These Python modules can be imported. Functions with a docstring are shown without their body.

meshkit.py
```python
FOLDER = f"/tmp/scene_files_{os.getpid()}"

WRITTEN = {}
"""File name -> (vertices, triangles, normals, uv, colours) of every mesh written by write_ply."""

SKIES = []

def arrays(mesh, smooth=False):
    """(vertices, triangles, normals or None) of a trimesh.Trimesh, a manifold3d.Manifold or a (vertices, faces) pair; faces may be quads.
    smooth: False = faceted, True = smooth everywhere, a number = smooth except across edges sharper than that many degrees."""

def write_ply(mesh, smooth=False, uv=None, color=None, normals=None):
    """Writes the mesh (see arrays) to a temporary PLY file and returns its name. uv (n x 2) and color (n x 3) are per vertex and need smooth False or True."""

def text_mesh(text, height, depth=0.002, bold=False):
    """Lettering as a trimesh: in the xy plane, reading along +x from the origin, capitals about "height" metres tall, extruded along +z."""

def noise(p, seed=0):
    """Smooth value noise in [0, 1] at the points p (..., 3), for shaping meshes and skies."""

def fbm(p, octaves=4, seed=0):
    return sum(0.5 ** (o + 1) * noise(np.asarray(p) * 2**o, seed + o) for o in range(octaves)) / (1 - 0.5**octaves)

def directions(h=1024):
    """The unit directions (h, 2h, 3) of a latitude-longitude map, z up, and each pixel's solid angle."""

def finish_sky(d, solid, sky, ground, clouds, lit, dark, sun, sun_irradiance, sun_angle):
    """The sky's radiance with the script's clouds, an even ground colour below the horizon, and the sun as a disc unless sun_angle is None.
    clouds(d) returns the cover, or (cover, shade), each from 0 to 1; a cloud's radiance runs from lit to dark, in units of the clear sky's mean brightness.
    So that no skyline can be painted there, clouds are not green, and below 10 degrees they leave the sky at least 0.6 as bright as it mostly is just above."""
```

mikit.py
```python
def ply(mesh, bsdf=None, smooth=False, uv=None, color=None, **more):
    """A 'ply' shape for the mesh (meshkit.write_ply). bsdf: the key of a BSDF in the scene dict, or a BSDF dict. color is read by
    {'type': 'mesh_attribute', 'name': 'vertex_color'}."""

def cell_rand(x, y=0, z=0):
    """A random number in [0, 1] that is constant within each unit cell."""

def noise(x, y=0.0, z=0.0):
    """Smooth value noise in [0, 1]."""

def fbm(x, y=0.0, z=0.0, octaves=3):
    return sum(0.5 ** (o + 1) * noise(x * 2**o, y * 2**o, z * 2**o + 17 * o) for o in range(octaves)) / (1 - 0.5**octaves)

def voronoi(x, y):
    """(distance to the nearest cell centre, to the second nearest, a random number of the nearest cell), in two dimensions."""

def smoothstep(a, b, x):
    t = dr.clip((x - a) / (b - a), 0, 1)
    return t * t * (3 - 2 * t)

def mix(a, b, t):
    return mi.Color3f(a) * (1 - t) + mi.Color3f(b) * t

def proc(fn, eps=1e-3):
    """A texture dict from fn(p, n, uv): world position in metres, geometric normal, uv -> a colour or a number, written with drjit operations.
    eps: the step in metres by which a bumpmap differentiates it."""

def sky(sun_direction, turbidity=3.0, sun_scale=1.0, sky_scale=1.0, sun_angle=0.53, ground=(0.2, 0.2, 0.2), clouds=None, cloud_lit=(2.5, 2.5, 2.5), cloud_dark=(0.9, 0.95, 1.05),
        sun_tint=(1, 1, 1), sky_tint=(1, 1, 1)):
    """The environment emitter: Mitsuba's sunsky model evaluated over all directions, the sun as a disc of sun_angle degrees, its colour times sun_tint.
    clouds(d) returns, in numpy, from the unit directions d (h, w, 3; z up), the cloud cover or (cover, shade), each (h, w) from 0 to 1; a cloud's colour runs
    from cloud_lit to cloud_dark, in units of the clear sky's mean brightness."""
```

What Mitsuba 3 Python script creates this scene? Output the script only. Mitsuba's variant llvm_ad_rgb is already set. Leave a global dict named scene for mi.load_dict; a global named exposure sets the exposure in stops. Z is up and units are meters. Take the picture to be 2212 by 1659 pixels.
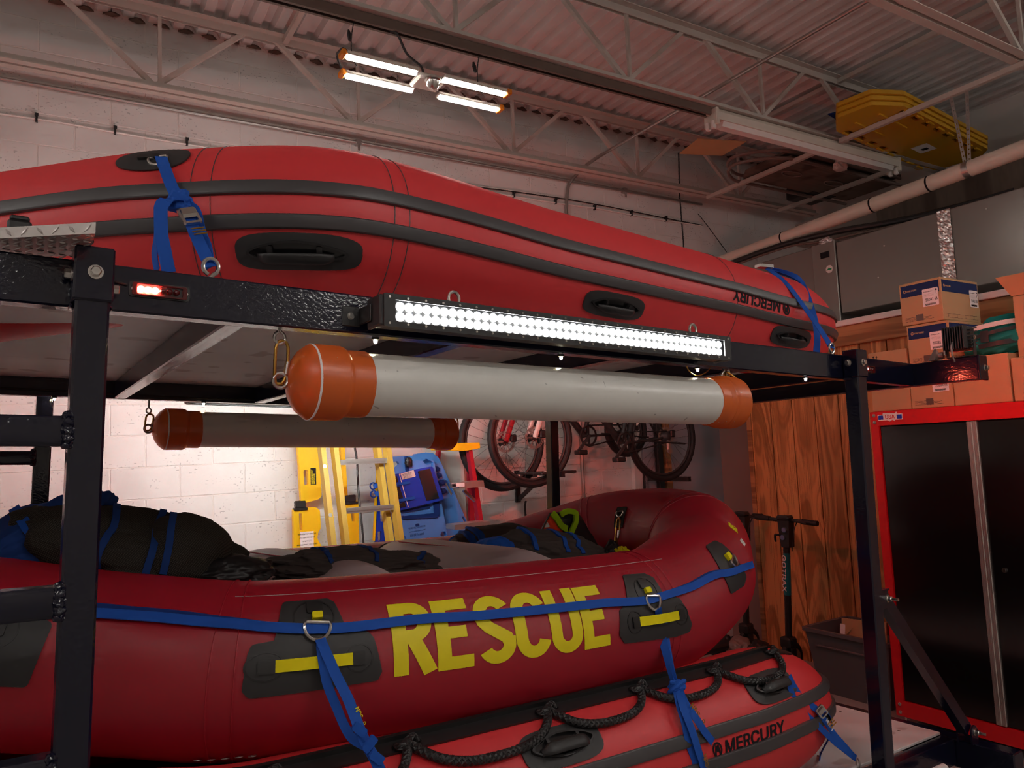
"""Rescue-trailer garage: two red inflatables and a raft on a two-tier trailer, in a block-walled bay under steel roof joists.
Room frame: x along the back wall, y towards it, z up, metres. The trailer is parked a few degrees askew and not quite level,
so its parts are written in a trailer frame (origin at eye height) and turned into the room by TRAILER."""
import math, random
import numpy as np, trimesh, manifold3d as m3, shapely, shapely.geometry as sg
import mitsuba as mi, drjit as dr, mikit, meshkit
from shapely import affinity
from scipy.interpolate import PchipInterpolator
from scipy.spatial.transform import Rotation
T = mi.ScalarTransform4f
random.seed(5); RNG = np.random.default_rng(5)
scene, labels = {}, {}

# ---------------------------------------------------------------- camera, lights, exposure
EYE = np.array([0, 0, 1.65])
FWD, DOWN = np.array([0.516672, 0.851434, 0.090051]), np.array([0.008295, 0.100195, -0.994933])
scene['camera'] = {'type': 'perspective', 'fov': 68.055, 'fov_axis': 'x', 'near_clip': 0.05, 'far_clip': 60.0,
                   'to_world': T().look_at(origin=EYE.tolist(), target=(EYE + FWD).tolist(), up=(-DOWN).tolist())}
exposure = 1.15
SHOP_LIGHT = 24.0      # radiance of the shop-light strips over the bay
FLOOD = 20.0           # light-bar diodes that face the viewer
FLOOD_WALL = 85.0     # light-bar diodes that face the back wall
TUBE_LIGHT = 28.0      # bare-tube strip lights over the rest of the bay
RED_ON = 380.0          # lit red warning diodes
MARKER = 90.0          # small warm marker bulbs

# ---------------------------------------------------------------- frames
TRAILER = np.array([[0.997525, -0.060652, 0.03557], [0.060368, 0.998136, 0.00901], [-0.03605, -0.006841, 0.999327]])
CABINET = np.array([[0.999657, -0.026062, -0.002627], [0.026063, 0.99966, 0.000183], [0.002622, -0.000252, 0.999997]])
def to_room(v, frame):
    v = np.asarray(v, float)
    if frame == 'T': return v @ TRAILER.T + EYE
    if frame == 'C': return (v - EYE) @ CABINET.T + EYE
    return v
# ---------------------------------------------------------------- scene helpers
def unit(v): v = np.asarray(v, float); return v / np.maximum(np.linalg.norm(v, axis=-1, keepdims=True), 1e-12)
def arr(m):
    if hasattr(m, 'to_mesh'):
        q = m.to_mesh(); return np.asarray(q.vert_properties[:, :3], float), np.asarray(q.tri_verts, int)
    if isinstance(m, trimesh.Trimesh): return np.array(m.vertices, float), np.array(m.faces, int)
    v, f = np.asarray(m[0], float), np.asarray(m[1], int)
    return (v, np.vstack([f[:, [0, 1, 2]], f[:, [0, 2, 3]]])) if f.shape[1] == 4 else (v, f)
def cat(*ms):
    vs, fs, n = [], [], 0
    for m in ms:
        v, f = arr(m); vs.append(v); fs.append(f + n); n += len(v)
    return np.vstack(vs), np.vstack(fs)
TAKEN = {}
def free(key):
    n = TAKEN.get(key, -1) + 1; TAKEN[key] = n
    return key if n == 0 else f'{key}_{n:03d}'
def thing(name, label, category, group=None):
    k = free(name); labels[k] = {'label': label, 'category': category}
    if group: labels[k]['group'] = group
    return k
def put(parent, name, mesh, mat, frame='R', smooth=30, label=None, kind=None, emit=None, weight=None, **more):
    k = free(f'{parent}__{name}' if parent else name)
    v, f = arr(mesh)
    d = mikit.ply(trimesh.Trimesh(to_room(v, frame), f, process=False), mat, smooth=smooth, **more)
    if emit is not None:
        d['emitter'] = {'type': 'area', 'radiance': {'type': 'rgb', 'value': list(map(float, emit))}}
        if weight is not None: d['emitter']['sampling_weight'] = float(weight)
    scene[k] = d
    if label or kind:
        labels.setdefault(k, {})
        if label: labels[k]['label'] = label
        if kind: labels[k]['kind'] = kind
    return k
def single(name, mesh, mat, label, category, group=None, **kw):
    k = put(None, name, mesh, mat, **kw); labels.setdefault(k, {}).update(label=label, category=category)
    if group: labels[k]['group'] = group
    return k
def struct(name, mesh, mat, label=None, **kw):
    k = put(None, name, mesh, mat, **kw); labels.setdefault(k, {})['kind'] = 'structure'
    if label: labels[k]['label'] = label
    return k

# ---------------------------------------------------------------- mesh helpers
def box(a, b, bev=0.0):
    a, b = np.minimum(a, b).astype(float), np.maximum(a, b).astype(float)
    if bev <= 0:
        m = trimesh.creation.box(extents=b - a); m.apply_translation((a + b) / 2); return arr(m)
    bev = min(bev, 0.49 * (b - a).min()); P = []
    for x in (0, 1):
        for y in (0, 1):
            for z in (0, 1):
                c = np.where([x, y, z], b, a); s = np.where([x, y, z], -1, 1) * bev
                for k in range(3):
                    q = c + s; q[k] = c[k]; P.append(q)
    return arr(m3.Manifold.hull_points(np.array(P)))
def hull(P): return arr(m3.Manifold.hull_points(np.asarray(P, float)))
def slab(quad, n, t):
    """A flat sheet: its corner points and its thickness along n."""
    q = np.asarray(quad, float); return hull(np.vstack([q, q + unit(n) * t]))
def frames(P, closed=False, up=None):
    P = np.asarray(P, float)
    Tn = unit(np.roll(P, -1, 0) - np.roll(P, 1, 0)) if closed else unit(np.gradient(P, axis=0))
    if up is not None:
        A = unit(np.cross(np.broadcast_to(up, P.shape), Tn)); return Tn, A, np.cross(Tn, A)
    a = np.cross(Tn[0], [0, 0, 1.0] if abs(Tn[0, 2]) < .9 else [1.0, 0, 0]); a = unit(a); A = [a]
    for i in range(1, len(P)):
        a = a - Tn[i] * (a @ Tn[i]); a = unit(a); A.append(a)
    A = np.array(A); return Tn, A, np.cross(Tn, A)
def sweep(P, prof, A, B, closed=False, cap=True, scale=None):
    P, prof = np.asarray(P, float), np.asarray(prof, float); n, k = len(P), len(prof)
    s = np.ones(n) if scale is None else np.asarray(scale, float)
    V = (P[:, None] + s[:, None, None] * (A[:, None] * prof[None, :, :1] + B[:, None] * prof[None, :, 1:])).reshape(-1, 3)
    F = []
    for i in range(n if closed else n - 1):
        j = (i + 1) % n
        for q in range(k):
            r = (q + 1) % k; F += [(i * k + q, i * k + r, j * k + r), (i * k + q, j * k + r, j * k + q)]
    if cap and not closed:
        V = np.vstack([V, P[0], P[-1]]); c0, c1 = n * k, n * k + 1
        for q in range(k):
            r = (q + 1) % k; F += [(c0, r, q), (c1, (n - 1) * k + q, (n - 1) * k + r)]
    return V, np.array(F)
def ring(r, k, b=None):
    t = np.arange(k) * 2 * np.pi / k; return np.stack([r * np.cos(t), (b or r) * np.sin(t)], 1)
def tube(P, r, k=10, closed=False, up=None):
    P = np.asarray(P, float); _, A, B = frames(P, closed, up)
    if np.ndim(r): return sweep(P, ring(1.0, k), A, B, closed, scale=r)
    return sweep(P, ring(r, k), A, B, closed)
def bar(p, q, w, h, up=(0, 0, 1)):
    """A rectangular bar from p to q: w across, h along up."""
    P = np.array([p, q], float); Tn = unit(P[1] - P[0]); A = unit(np.cross(up, Tn)); B = np.cross(Tn, A)
    c = [(sx * w / 2, sy * h / 2) for sx, sy in ((-1, -1), (1, -1), (1, 1), (-1, 1))]
    return hull(np.vstack([P[i] + np.array([A * x + B * y for x, y in c]) for i in (0, 1)]))
def smooth_path(P, n=60):
    P = np.asarray(P, float); t = np.r_[0, np.cumsum(np.linalg.norm(np.diff(P, axis=0), axis=1))]
    return PchipInterpolator(t, P)(np.linspace(0, t[-1], n))
def ribbon(P, W, w, t=.0016):
    """Flat webbing along P; W = direction across it (one or per point)."""
    P = np.asarray(P, float); Tn = unit(np.gradient(P, axis=0)); W = np.broadcast_to(W, P.shape)
    W = unit(W - Tn * (W * Tn).sum(1, keepdims=True)); N = np.cross(Tn, W); h, g = w / 2, t / 2
    return sweep(P, [(-h, -g), (h, -g), (h, g), (-h, g)], W, N)
def lathe(prof, o=(0, 0, 0), axis=(0, 0, 1), k=32):
    prof = np.asarray(prof, float); z = unit(axis); x = unit(np.cross(z, [0, 0, 1.0] if abs(z[2]) < .9 else [1.0, 0, 0])); y = np.cross(z, x)
    t = np.arange(k) * 2 * np.pi / k; d = np.cos(t)[:, None] * x + np.sin(t)[:, None] * y; n = len(prof)
    V = (np.asarray(o, float) + prof[:, None, :1] * d + prof[:, None, 1:] * z).reshape(-1, 3)
    F = [(i * k + a, i * k + (a + 1) % k, (i + 1) * k + (a + 1) % k) for i in range(n - 1) for a in range(k)] + [(i * k + a, (i + 1) * k + (a + 1) % k, (i + 1) * k + a) for i in range(n - 1) for a in range(k)]
    return V, np.array(F)
def rod(p, q, r, k=12):
    p, q = np.asarray(p, float), np.asarray(q, float); L = np.linalg.norm(q - p)
    return lathe([(0, 0), (r, 0), (r, L), (0, L)], p, q - p, k)
def disc(o, n, r, h, k=20): return lathe([(0, 0), (r, 0), (r, h), (0, h)], o, n, k)
def bolt(o, n, r, h):
    return cat(disc(o, n, r * 1.35, h * .18, 16), lathe([(0, 0), (r, 0), (r, h * .85), (r * .8, h), (0, h)], o, n, 6))
def contours(poly):
    out = []
    for g in getattr(poly, 'geoms', [poly]):
        out.append(np.array(g.exterior.coords)[:-1]); out += [np.array(i.coords)[:-1] for i in g.interiors]
    return [np.ascontiguousarray(c) for c in out]
def prism(poly, h, res=None):
    """A shapely outline in the xy plane, extruded from z = 0 to h."""
    m = m3.CrossSection(contours(poly), m3.FillRule.EvenOdd).extrude(h)
    return m.refine_to_length(res) if res else m
def lay(mesh, o, ax, ay, az=None):
    """Moves a mesh drawn in its own x, y, z onto the axes ax, ay, az at o."""
    v, f = arr(mesh); ax, ay = np.asarray(ax, float), np.asarray(ay, float); az = np.cross(ax, ay) if az is None else np.asarray(az, float)
    return np.asarray(o, float) + v @ np.array([ax, ay, az]), f
def rpoly(pts, r=.01):
    p = sg.Polygon(pts).buffer(0); q = p.buffer(-r).buffer(r, quad_segs=6) if r else p
    return q if q.area > .6 * p.area else p
def rrect(w, h, r, cx=0, cy=0): return sg.box(cx - w / 2 + r, cy - h / 2 + r, cx + w / 2 - r, cy + h / 2 - r).buffer(r, quad_segs=5)
def lens(a, b, p=2.0, n=36):
    t = np.linspace(0, 2 * np.pi, n, endpoint=False); c, s = np.cos(t), np.sin(t)
    return sg.Polygon(np.stack([a * np.sign(c) * np.abs(c) ** (2 / p), b * np.sign(s) * np.abs(s) ** (2 / p)], 1))
def text(s, h, depth=.0012, bold=True, slant=0.0, width=None):
    m = meshkit.text_mesh(s, h, depth, bold); v, f = arr(m); v = v - [v[:, 0].min(), 0, 0]
    if width: v[:, 0] *= width / v[:, 0].max()
    v[:, 0] += slant * v[:, 1]; return v, f
def soft(v, seed, amp, freq, flat):
    n = meshkit.fbm(v * freq + 7, 3, seed) - .5; fold = meshkit.fbm(v * [freq * 2.2, freq * .7, freq * 2.6] + 3, 2, seed + 9)
    v = v * (1 + amp * 2 * n - amp * .5 * np.abs(fold - .5))[:, None]; v[:, 2] = np.maximum(v[:, 2], flat); return v
def blob(o, rad, seed=0, amp=.25, freq=2.2, sub=4, rot=None, flat=-.6, power=1.0):
    """A soft lumpy bag: an ellipsoid pushed in and out by noise, flattened below."""
    m = trimesh.creation.icosphere(subdivisions=sub); v = soft(np.array(m.vertices), seed, amp, freq, flat) * rad
    if rot is not None: v = v @ Rotation.from_euler('zyx', rot, degrees=True).as_matrix().T
    return v + np.asarray(o, float), np.array(m.faces)

# ---------------------------------------------------------------- materials
def lin(c):
    c = np.array([int(c[i:i + 2], 16) for i in (1, 3, 5)]) / 255 if isinstance(c, str) else np.asarray(c, float)
    return np.where(c <= .04045, c / 12.92, ((c + .055) / 1.055) ** 2.4).tolist()
def rgb(v): return {'type': 'rgb', 'value': [float(x) for x in v]}
def mat(key, color, rough=.5, spec=.5, metal=0.0, bump=None, bscale=1.0, eps=1e-3, coat=0.0, **kw):
    d = {'type': 'principled', 'base_color': color if isinstance(color, dict) else rgb(lin(color)), 'roughness': rough, 'specular': spec, **kw}
    if metal: d['metallic'] = metal
    if coat: d['clearcoat'] = coat; d['clearcoat_gloss'] = .95
    if bump is not None: d = {'type': 'bumpmap', 'arbitrary': mikit.proc(bump, eps), 'scale': bscale, 'nested': d}
    scene[key] = {'type': 'twosided', 'bsdf': d}
    return key
fbm, noise, sstep, mix = mikit.fbm, mikit.noise, mikit.smoothstep, mikit.mix
L3 = lambda c: mi.Color3f(*lin(c))
def block_paint(p, n, uv):
    v = fbm(p.x * 1.3 + 5, p.y * 1.3, p.z * 1.7, 4)
    pits = sstep(.80, .86, noise(p.x * 90, p.y * 90, p.z * 90)) * sstep(.5, .7, noise(p.x * 9, p.y * 3, p.z * 9))
    return mix(mix(mi.Color3f(.66, .635, .61), mi.Color3f(.56, .535, .515), sstep(.35, .7, v)), mi.Color3f(.25, .24, .23), pits * .55)
def block_bump(p, n, uv): return .0016 * fbm(p.x * 60, p.y * 60, p.z * 60, 3) - .002 * sstep(.76, .9, noise(p.x * 70, p.y * 70, p.z * 70))
def deck_paint(p, n, uv):
    v = fbm(p.x * .8, p.y * 2.5, p.z, 4)
    return mix(mi.Color3f(.62, .59, .57), mi.Color3f(.50, .475, .46), sstep(.3, .72, v))
def wood(p, n, uv):
    """Stained grooved plywood: cathedral grain, different on every plank."""
    k = dr.floor(p.y / .2032 + .06); y = p.y + 3.7 * mikit.cell_rand(k, 4); z = p.z
    c = (mikit.cell_rand(k, 1) - .5) * .12
    f = dr.sqrt(dr.square((p.y / .2032 + .06 - k - .5) * .2032 + c) * 90 + dr.square(fbm(y * 2, z * .9, 1.5, 3) * 2.2 + z * .23))
    g = fbm(f * 13 + 1.2 * fbm(y * 14, z * 2.2, 2, 3), y * 3, z * .4, 2)
    fine = fbm(y * 160, z * 6, 3, 2)
    col = mix(mi.Color3f(.60, .285, .10), mi.Color3f(.33, .135, .040), sstep(.35, .68, g))
    col = mix(col, mi.Color3f(.19, .07, .022), sstep(.55, .8, fine) * .45)
    return col * (.85 + .3 * mikit.cell_rand(k, 9))
def trim_wood(p, n, uv):
    g = fbm(p.z * 30 + 2.5 * fbm(p.y * 1.6, p.z * 4, 1, 3), p.y * 1.4, p.x * 2, 3)
    return mix(mi.Color3f(.42, .20, .08), mi.Color3f(.22, .09, .03), sstep(.4, .66, g))
def peel(p, n, uv): return .0011 * fbm(p.x * 170, p.y * 170, p.z * 170, 2)
def ply_white(p, n, uv):
    v = fbm(p.x * 2, p.y * 7, p.z * 2, 3); m = sstep(.72, .80, fbm(p.x * 11 + 3, p.y * 11, p.z, 2))
    return mix(mix(mi.Color3f(.68, .66, .65), mi.Color3f(.60, .575, .565), v), mi.Color3f(.30, .22, .2), m * .5)
def pvc_scuff(p, n, uv):
    q = p.x * .96 + p.y * .1
    s = sstep(.945, .965, noise(q * 62, p.z * 62, p.y * 20)) + sstep(.972, .985, noise(q * 26 + p.z * 60, p.z * 30 - q * 12, 4))
    return mix(mi.Color3f(.70, .685, .63), mi.Color3f(.22, .20, .17), dr.clip(s, 0, 1) * .6)
def cap_paint(p, n, uv):
    s = sstep(.93, .95, noise(p.x * 130, p.y * 130, p.z * 80))
    return mix(mi.Color3f(.63, .115, .02), mi.Color3f(.62, .50, .42), s * .8)
def weave(p, n, uv):
    return .0006 * (dr.sin(p.x * 2300 + p.z * 900) * dr.sin(p.z * 2300 - p.x * 500))
def mesh_bag(p, n, uv):
    s = dr.sin((p.x + p.z * .3) * 900) * dr.sin((p.y * .5 + p.z) * 900)
    return mix(mi.Color3f(.016, .014, .012), mi.Color3f(.055, .048, .040), sstep(-.2, .5, s))
def cardboard(p, n, uv):
    v = fbm(p.x * 8, p.y * 8, p.z * 3, 3); return mix(mi.Color3f(.52, .335, .18), mi.Color3f(.44, .275, .14), v)
def concrete(p, n, uv): return mix(mi.Color3f(.34, .32, .30), mi.Color3f(.25, .235, .22), fbm(p.x * 2, p.y * 2, 1, 4))
def old_board(p, n, uv):
    v = fbm(p.x * 3, p.y * 40, p.z * 9, 3); w = fbm(p.x * 5 + 3, p.y * 5, 2, 3)
    return mix(mix(mi.Color3f(.10, .075, .06), mi.Color3f(.17, .13, .105), v), mi.Color3f(.05, .03, .025), sstep(.5, .7, w) * .6)
def brown_steel(p, n, uv): return mix(mi.Color3f(.20, .145, .125), mi.Color3f(.15, .105, .09), fbm(p.x * 3, p.y * 3, p.z * 2, 3))
M_BLOCK = mat('m_block', mikit.proc(block_paint), .62, .35, bump=block_bump)
M_MORTAR = mat('m_mortar', '#cfcac4', .7, .25)
M_DECK = mat('m_deck', mikit.proc(deck_paint), .55, .4)
M_STEEL_PAINT = mat('m_steel_paint', '#b4aca4', .5, .4)
M_STEEL_SHADE = mat('m_steel_shade', '#9d958d', .5, .4)
M_BROWN_RAIL = mat('m_brown_rail', '#5a4a42', .45, .5)
M_WOOD = mat('m_wood', mikit.proc(wood), .48, .35)
M_TRIM = mat('m_trim', mikit.proc(trim_wood), .5, .35)
M_NAVY = mat('m_navy', '#0a0c1f', .12, .6, bump=peel, bscale=.55)
M_PLYWHITE = mat('m_plywhite', mikit.proc(ply_white), .5, .3)
M_RED = mat('m_red', '#cf3236', .46, .5)
M_RAFT = mat('m_raft', '#a01426', .33, .6, bump=weave)
M_THWART = mat('m_thwart', '#ad9596', .5, .4)
M_BLACK = mat('m_black', '#1b1a1b', .45, .5)
M_BLACKSATIN = mat('m_black_satin', '#2a292a', .5, .45)
M_RUBBER = mat('m_rubber', '#1a191a', .6, .4)
M_STRAKE = mat('m_strake', '#3c393b', .40, .5)
M_GLOSSBLACK = mat('m_gloss_black', '#08080a', .16, .5, coat=.4)
M_YELLOW = mat('m_yellow', '#e5d417', .5, .4)
M_YELLOW_WEB = mat('m_yellow_web', '#ecdd16', .7, .2)
M_BLUE = mat('m_blue', '#1d4fa8', .75, .25)
M_BLUE_DARK = mat('m_blue_dark', '#17306f', .8, .2)
M_CHROME = mat('m_chrome', '#d6d2cc', .18, .5, metal=1.0)
M_BRASS = mat('m_brass', '#c79a4e', .25, .5, metal=1.0)
M_ALU = mat('m_alu', '#c9c4be', .35, .5, metal=.9)
M_TREAD = mat('m_tread', '#cfc8c4', .34, .5, metal=.75)
M_FOIL = mat('m_foil', '#f2f0ee', .18, .5, metal=1.0)
M_PVC = mat('m_pvc', mikit.proc(pvc_scuff), .3, .5)
M_CAP = mat('m_cap', mikit.proc(cap_paint), .33, .5)
M_PIPE = mat('m_pipe', '#cfc3b4', .4, .4)
M_EMT = mat('m_emt', '#b0aca8', .32, .5, metal=.9)
M_DUCT = mat('m_duct', '#807b76', .27, .5, metal=.55)
M_WHITE = mat('m_white', '#d9d5d0', .5, .4)
M_LABEL = mat('m_label', '#e9e4e2', .6, .3)
M_INK = mat('m_ink', '#17151a', .7, .2)
M_CARD = mat('m_card', mikit.proc(cardboard), .8, .15)
M_NAVY_PRINT = mat('m_navy_print', '#1d2c58', .65, .2)
M_CABRED = mat('m_cabinet_red', '#c8141c', .4, .45)
M_FLOOR = mat('m_floor', mikit.proc(concrete), .6, .3)
M_TOTE = mat('m_tote', '#565254', .5, .4)
M_MESHBAG = mat('m_mesh_bag', mikit.proc(mesh_bag), .75, .2)
M_BAGGREY = mat('m_bag_grey', '#4a4240', .85, .15)
M_BLUE_BAG = mat('m_blue_bag', '#1c3a78', .8, .2)
M_SKYBLUE = mat('m_sky_blue', '#4d86cf', .5, .4)
M_ROYAL = mat('m_royal', '#1b37a8', .6, .3)
M_BOARDYEL = mat('m_board_yellow', '#e8b912', .45, .4)
M_LITTER = mat('m_litter', '#b88a18', .5, .4)
M_LADDER = mat('m_ladder', '#b08e36', .5, .4)
M_STEPRED = mat('m_step_red', '#98192b', .5, .4)
M_OLD = mat('m_old', mikit.proc(old_board), .8, .15)
M_BROWNSTEEL = mat('m_brown_steel', mikit.proc(brown_steel), .35, .5)
M_GREYDOOR = mat('m_grey_door', '#a8a4ad', .42, .45)
M_TEAL = mat('m_teal', '#1f7d76', .8, .2)
M_TEALSTEM = mat('m_teal_stem', '#12646c', .4, .4)
M_LIME = mat('m_lime', '#a4d016', .75, .2)
M_ORANGE = mat('m_orange', '#e0401c', .7, .25)
M_REFLECT = mat('m_reflect', '#d8ddd8', .6, .4)
M_LIGHTCASE = mat('m_light_case', '#c9c2b6', .4, .4)
M_ENDCAP = mat('m_end_cap', '#d77a18', .45, .4)
M_DEADLED = mat('m_dead_led', '#4a0d10', .15, .6)
M_BULB = mat('m_bulb', '#e8d9b0', .3, .5)
M_GREENLOGO = mat('m_green_logo', '#2f8f63', .6, .3)
M_WALLGREY = mat('m_wall_grey', '#c9c4be', .7, .25)
scene['m_clear'] = {'type': 'thindielectric', 'int_ior': 1.49}
scene['m_glass'] = {'type': 'thindielectric'}

# ---------------------------------------------------------------- inflated tubes (trailer frame)
class Tube:
    """An inflated tube: circular section of radius r(s) along a smooth centre line; th = 0 faces outwards (to the viewer on the near side), th = pi/2 is up."""
    def __init__(self, pts, r, n=400, dome=(0, 0)):
        P = np.asarray(pts, float)
        t = np.r_[0, np.cumsum(np.linalg.norm(np.diff(P[:, :3], axis=0), axis=1))]
        f = PchipInterpolator(t, P[:, :3]); u = np.linspace(0, t[-1], 4 * n)
        Q = f(u); s = np.r_[0, np.cumsum(np.linalg.norm(np.diff(Q, axis=0), axis=1))]
        self.L = s[-1]; self.s = np.linspace(0, self.L, n)
        self.P = np.stack([np.interp(self.s, s, Q[:, k]) for k in range(3)], 1)
        for _ in range(12):
            self.P[1:-1] = (self.P[:-2] + 2 * self.P[1:-1] + self.P[2:]) / 4
        Tn = np.gradient(self.P, self.s, axis=0); Tn /= np.linalg.norm(Tn, axis=1)[:, None]
        N = np.cross(Tn, [0, 0, 1.0]); N /= np.linalg.norm(N, axis=1)[:, None]
        self.T, self.N, self.U = Tn, N, np.cross(N, Tn)
        R = np.full(n, float(r))
        a, b = dome
        if a: R = np.where(self.s < a, r * np.sqrt(np.clip(1 - ((a - self.s) / a) ** 2, 0, 1)), R)
        if b:
            x = (self.s - (self.L - b)) / b
            R = np.where(x > 0, r * np.sqrt(np.clip(1 - np.clip(x, 0, 1) ** 2.1, 0, 1)), R)
        self.R, self.r = R, r
    def at(self, s, arr):
        return np.stack([np.interp(s, self.s, arr[:, k]) for k in range(3)], -1)
    def rad(self, s): return np.interp(s, self.s, self.R)
    def surf(self, s, th, off=0.0):
        s, th, off = np.broadcast_arrays(np.asarray(s, float), np.asarray(th, float), np.asarray(off, float))
        d = np.cos(th)[..., None] * self.at(s, self.N) + np.sin(th)[..., None] * self.at(s, self.U)
        return self.at(s, self.P) + (self.rad(s) + off)[..., None] * d
MID = Tube([(-.62,3.15,-.36),(-.58,2.85,-.36),(-.40,2.6,-.375),(-.05,2.47,-.42),(.3,2.40,-.49),(.65,2.205,-.526),(1.4,2.13,-.535),(2.1,2.172,-.54),(2.45,2.25,-.46),(2.67,2.41,-.44),(2.845,2.6,-.34),(2.875,2.85,-.33),(2.815,3.1,-.345),(2.66,3.3,-.41),(2.35,3.445,-.50),(2.0,3.475,-.555),(1.4,3.48,-.56),(.75,3.48,-.555),(.3,3.46,-.545),(-.1,3.42,-.48),(-.45,3.35,-.38),(-.62,3.15,-.36)],.235)
LOW = Tube([(-.75,3.0,-.95),(-.55,2.75,-.95),(-.1,2.42,-.95),(.25,2.17,-.95),(.6,2.0,-.95),(1.2,1.995,-.95),(2.2,2.0,-.95),(2.60,2.045,-.955),(2.945,2.06,-.96)],.24,dome=(0,.46))
TOP = Tube([(-.55,3.2,.62),(-.2,2.819,.633),(.12,2.548,.668),(.45,2.255,.69),(.85,2.063,.705),(1.6,2.125,.69),(2.4,2.203,.69),(2.95,2.243,.677),(3.49,2.268,.677)],.24,dome=(0,.5))


# ---------------------------------------------------------------- the room
WY, CEIL, X0, X1, Y0 = 5.40, 4.66, -4.2, 7.4, -4.6
struct('floor', box((X0, Y0, -.12), (X1, WY + .2, 0)), M_FLOOR, 'grey concrete floor')
struct('wall_left', box((X0 - .15, Y0, 0), (X0, WY + .2, CEIL)), M_WALLGREY)
struct('wall_front', box((X0, Y0 - .15, 0), (X1, Y0, CEIL)), M_WALLGREY)
struct('wall_right', box((X1, Y0, 0), (X1 + .15, WY + .2, CEIL)), M_WALLGREY)
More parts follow.
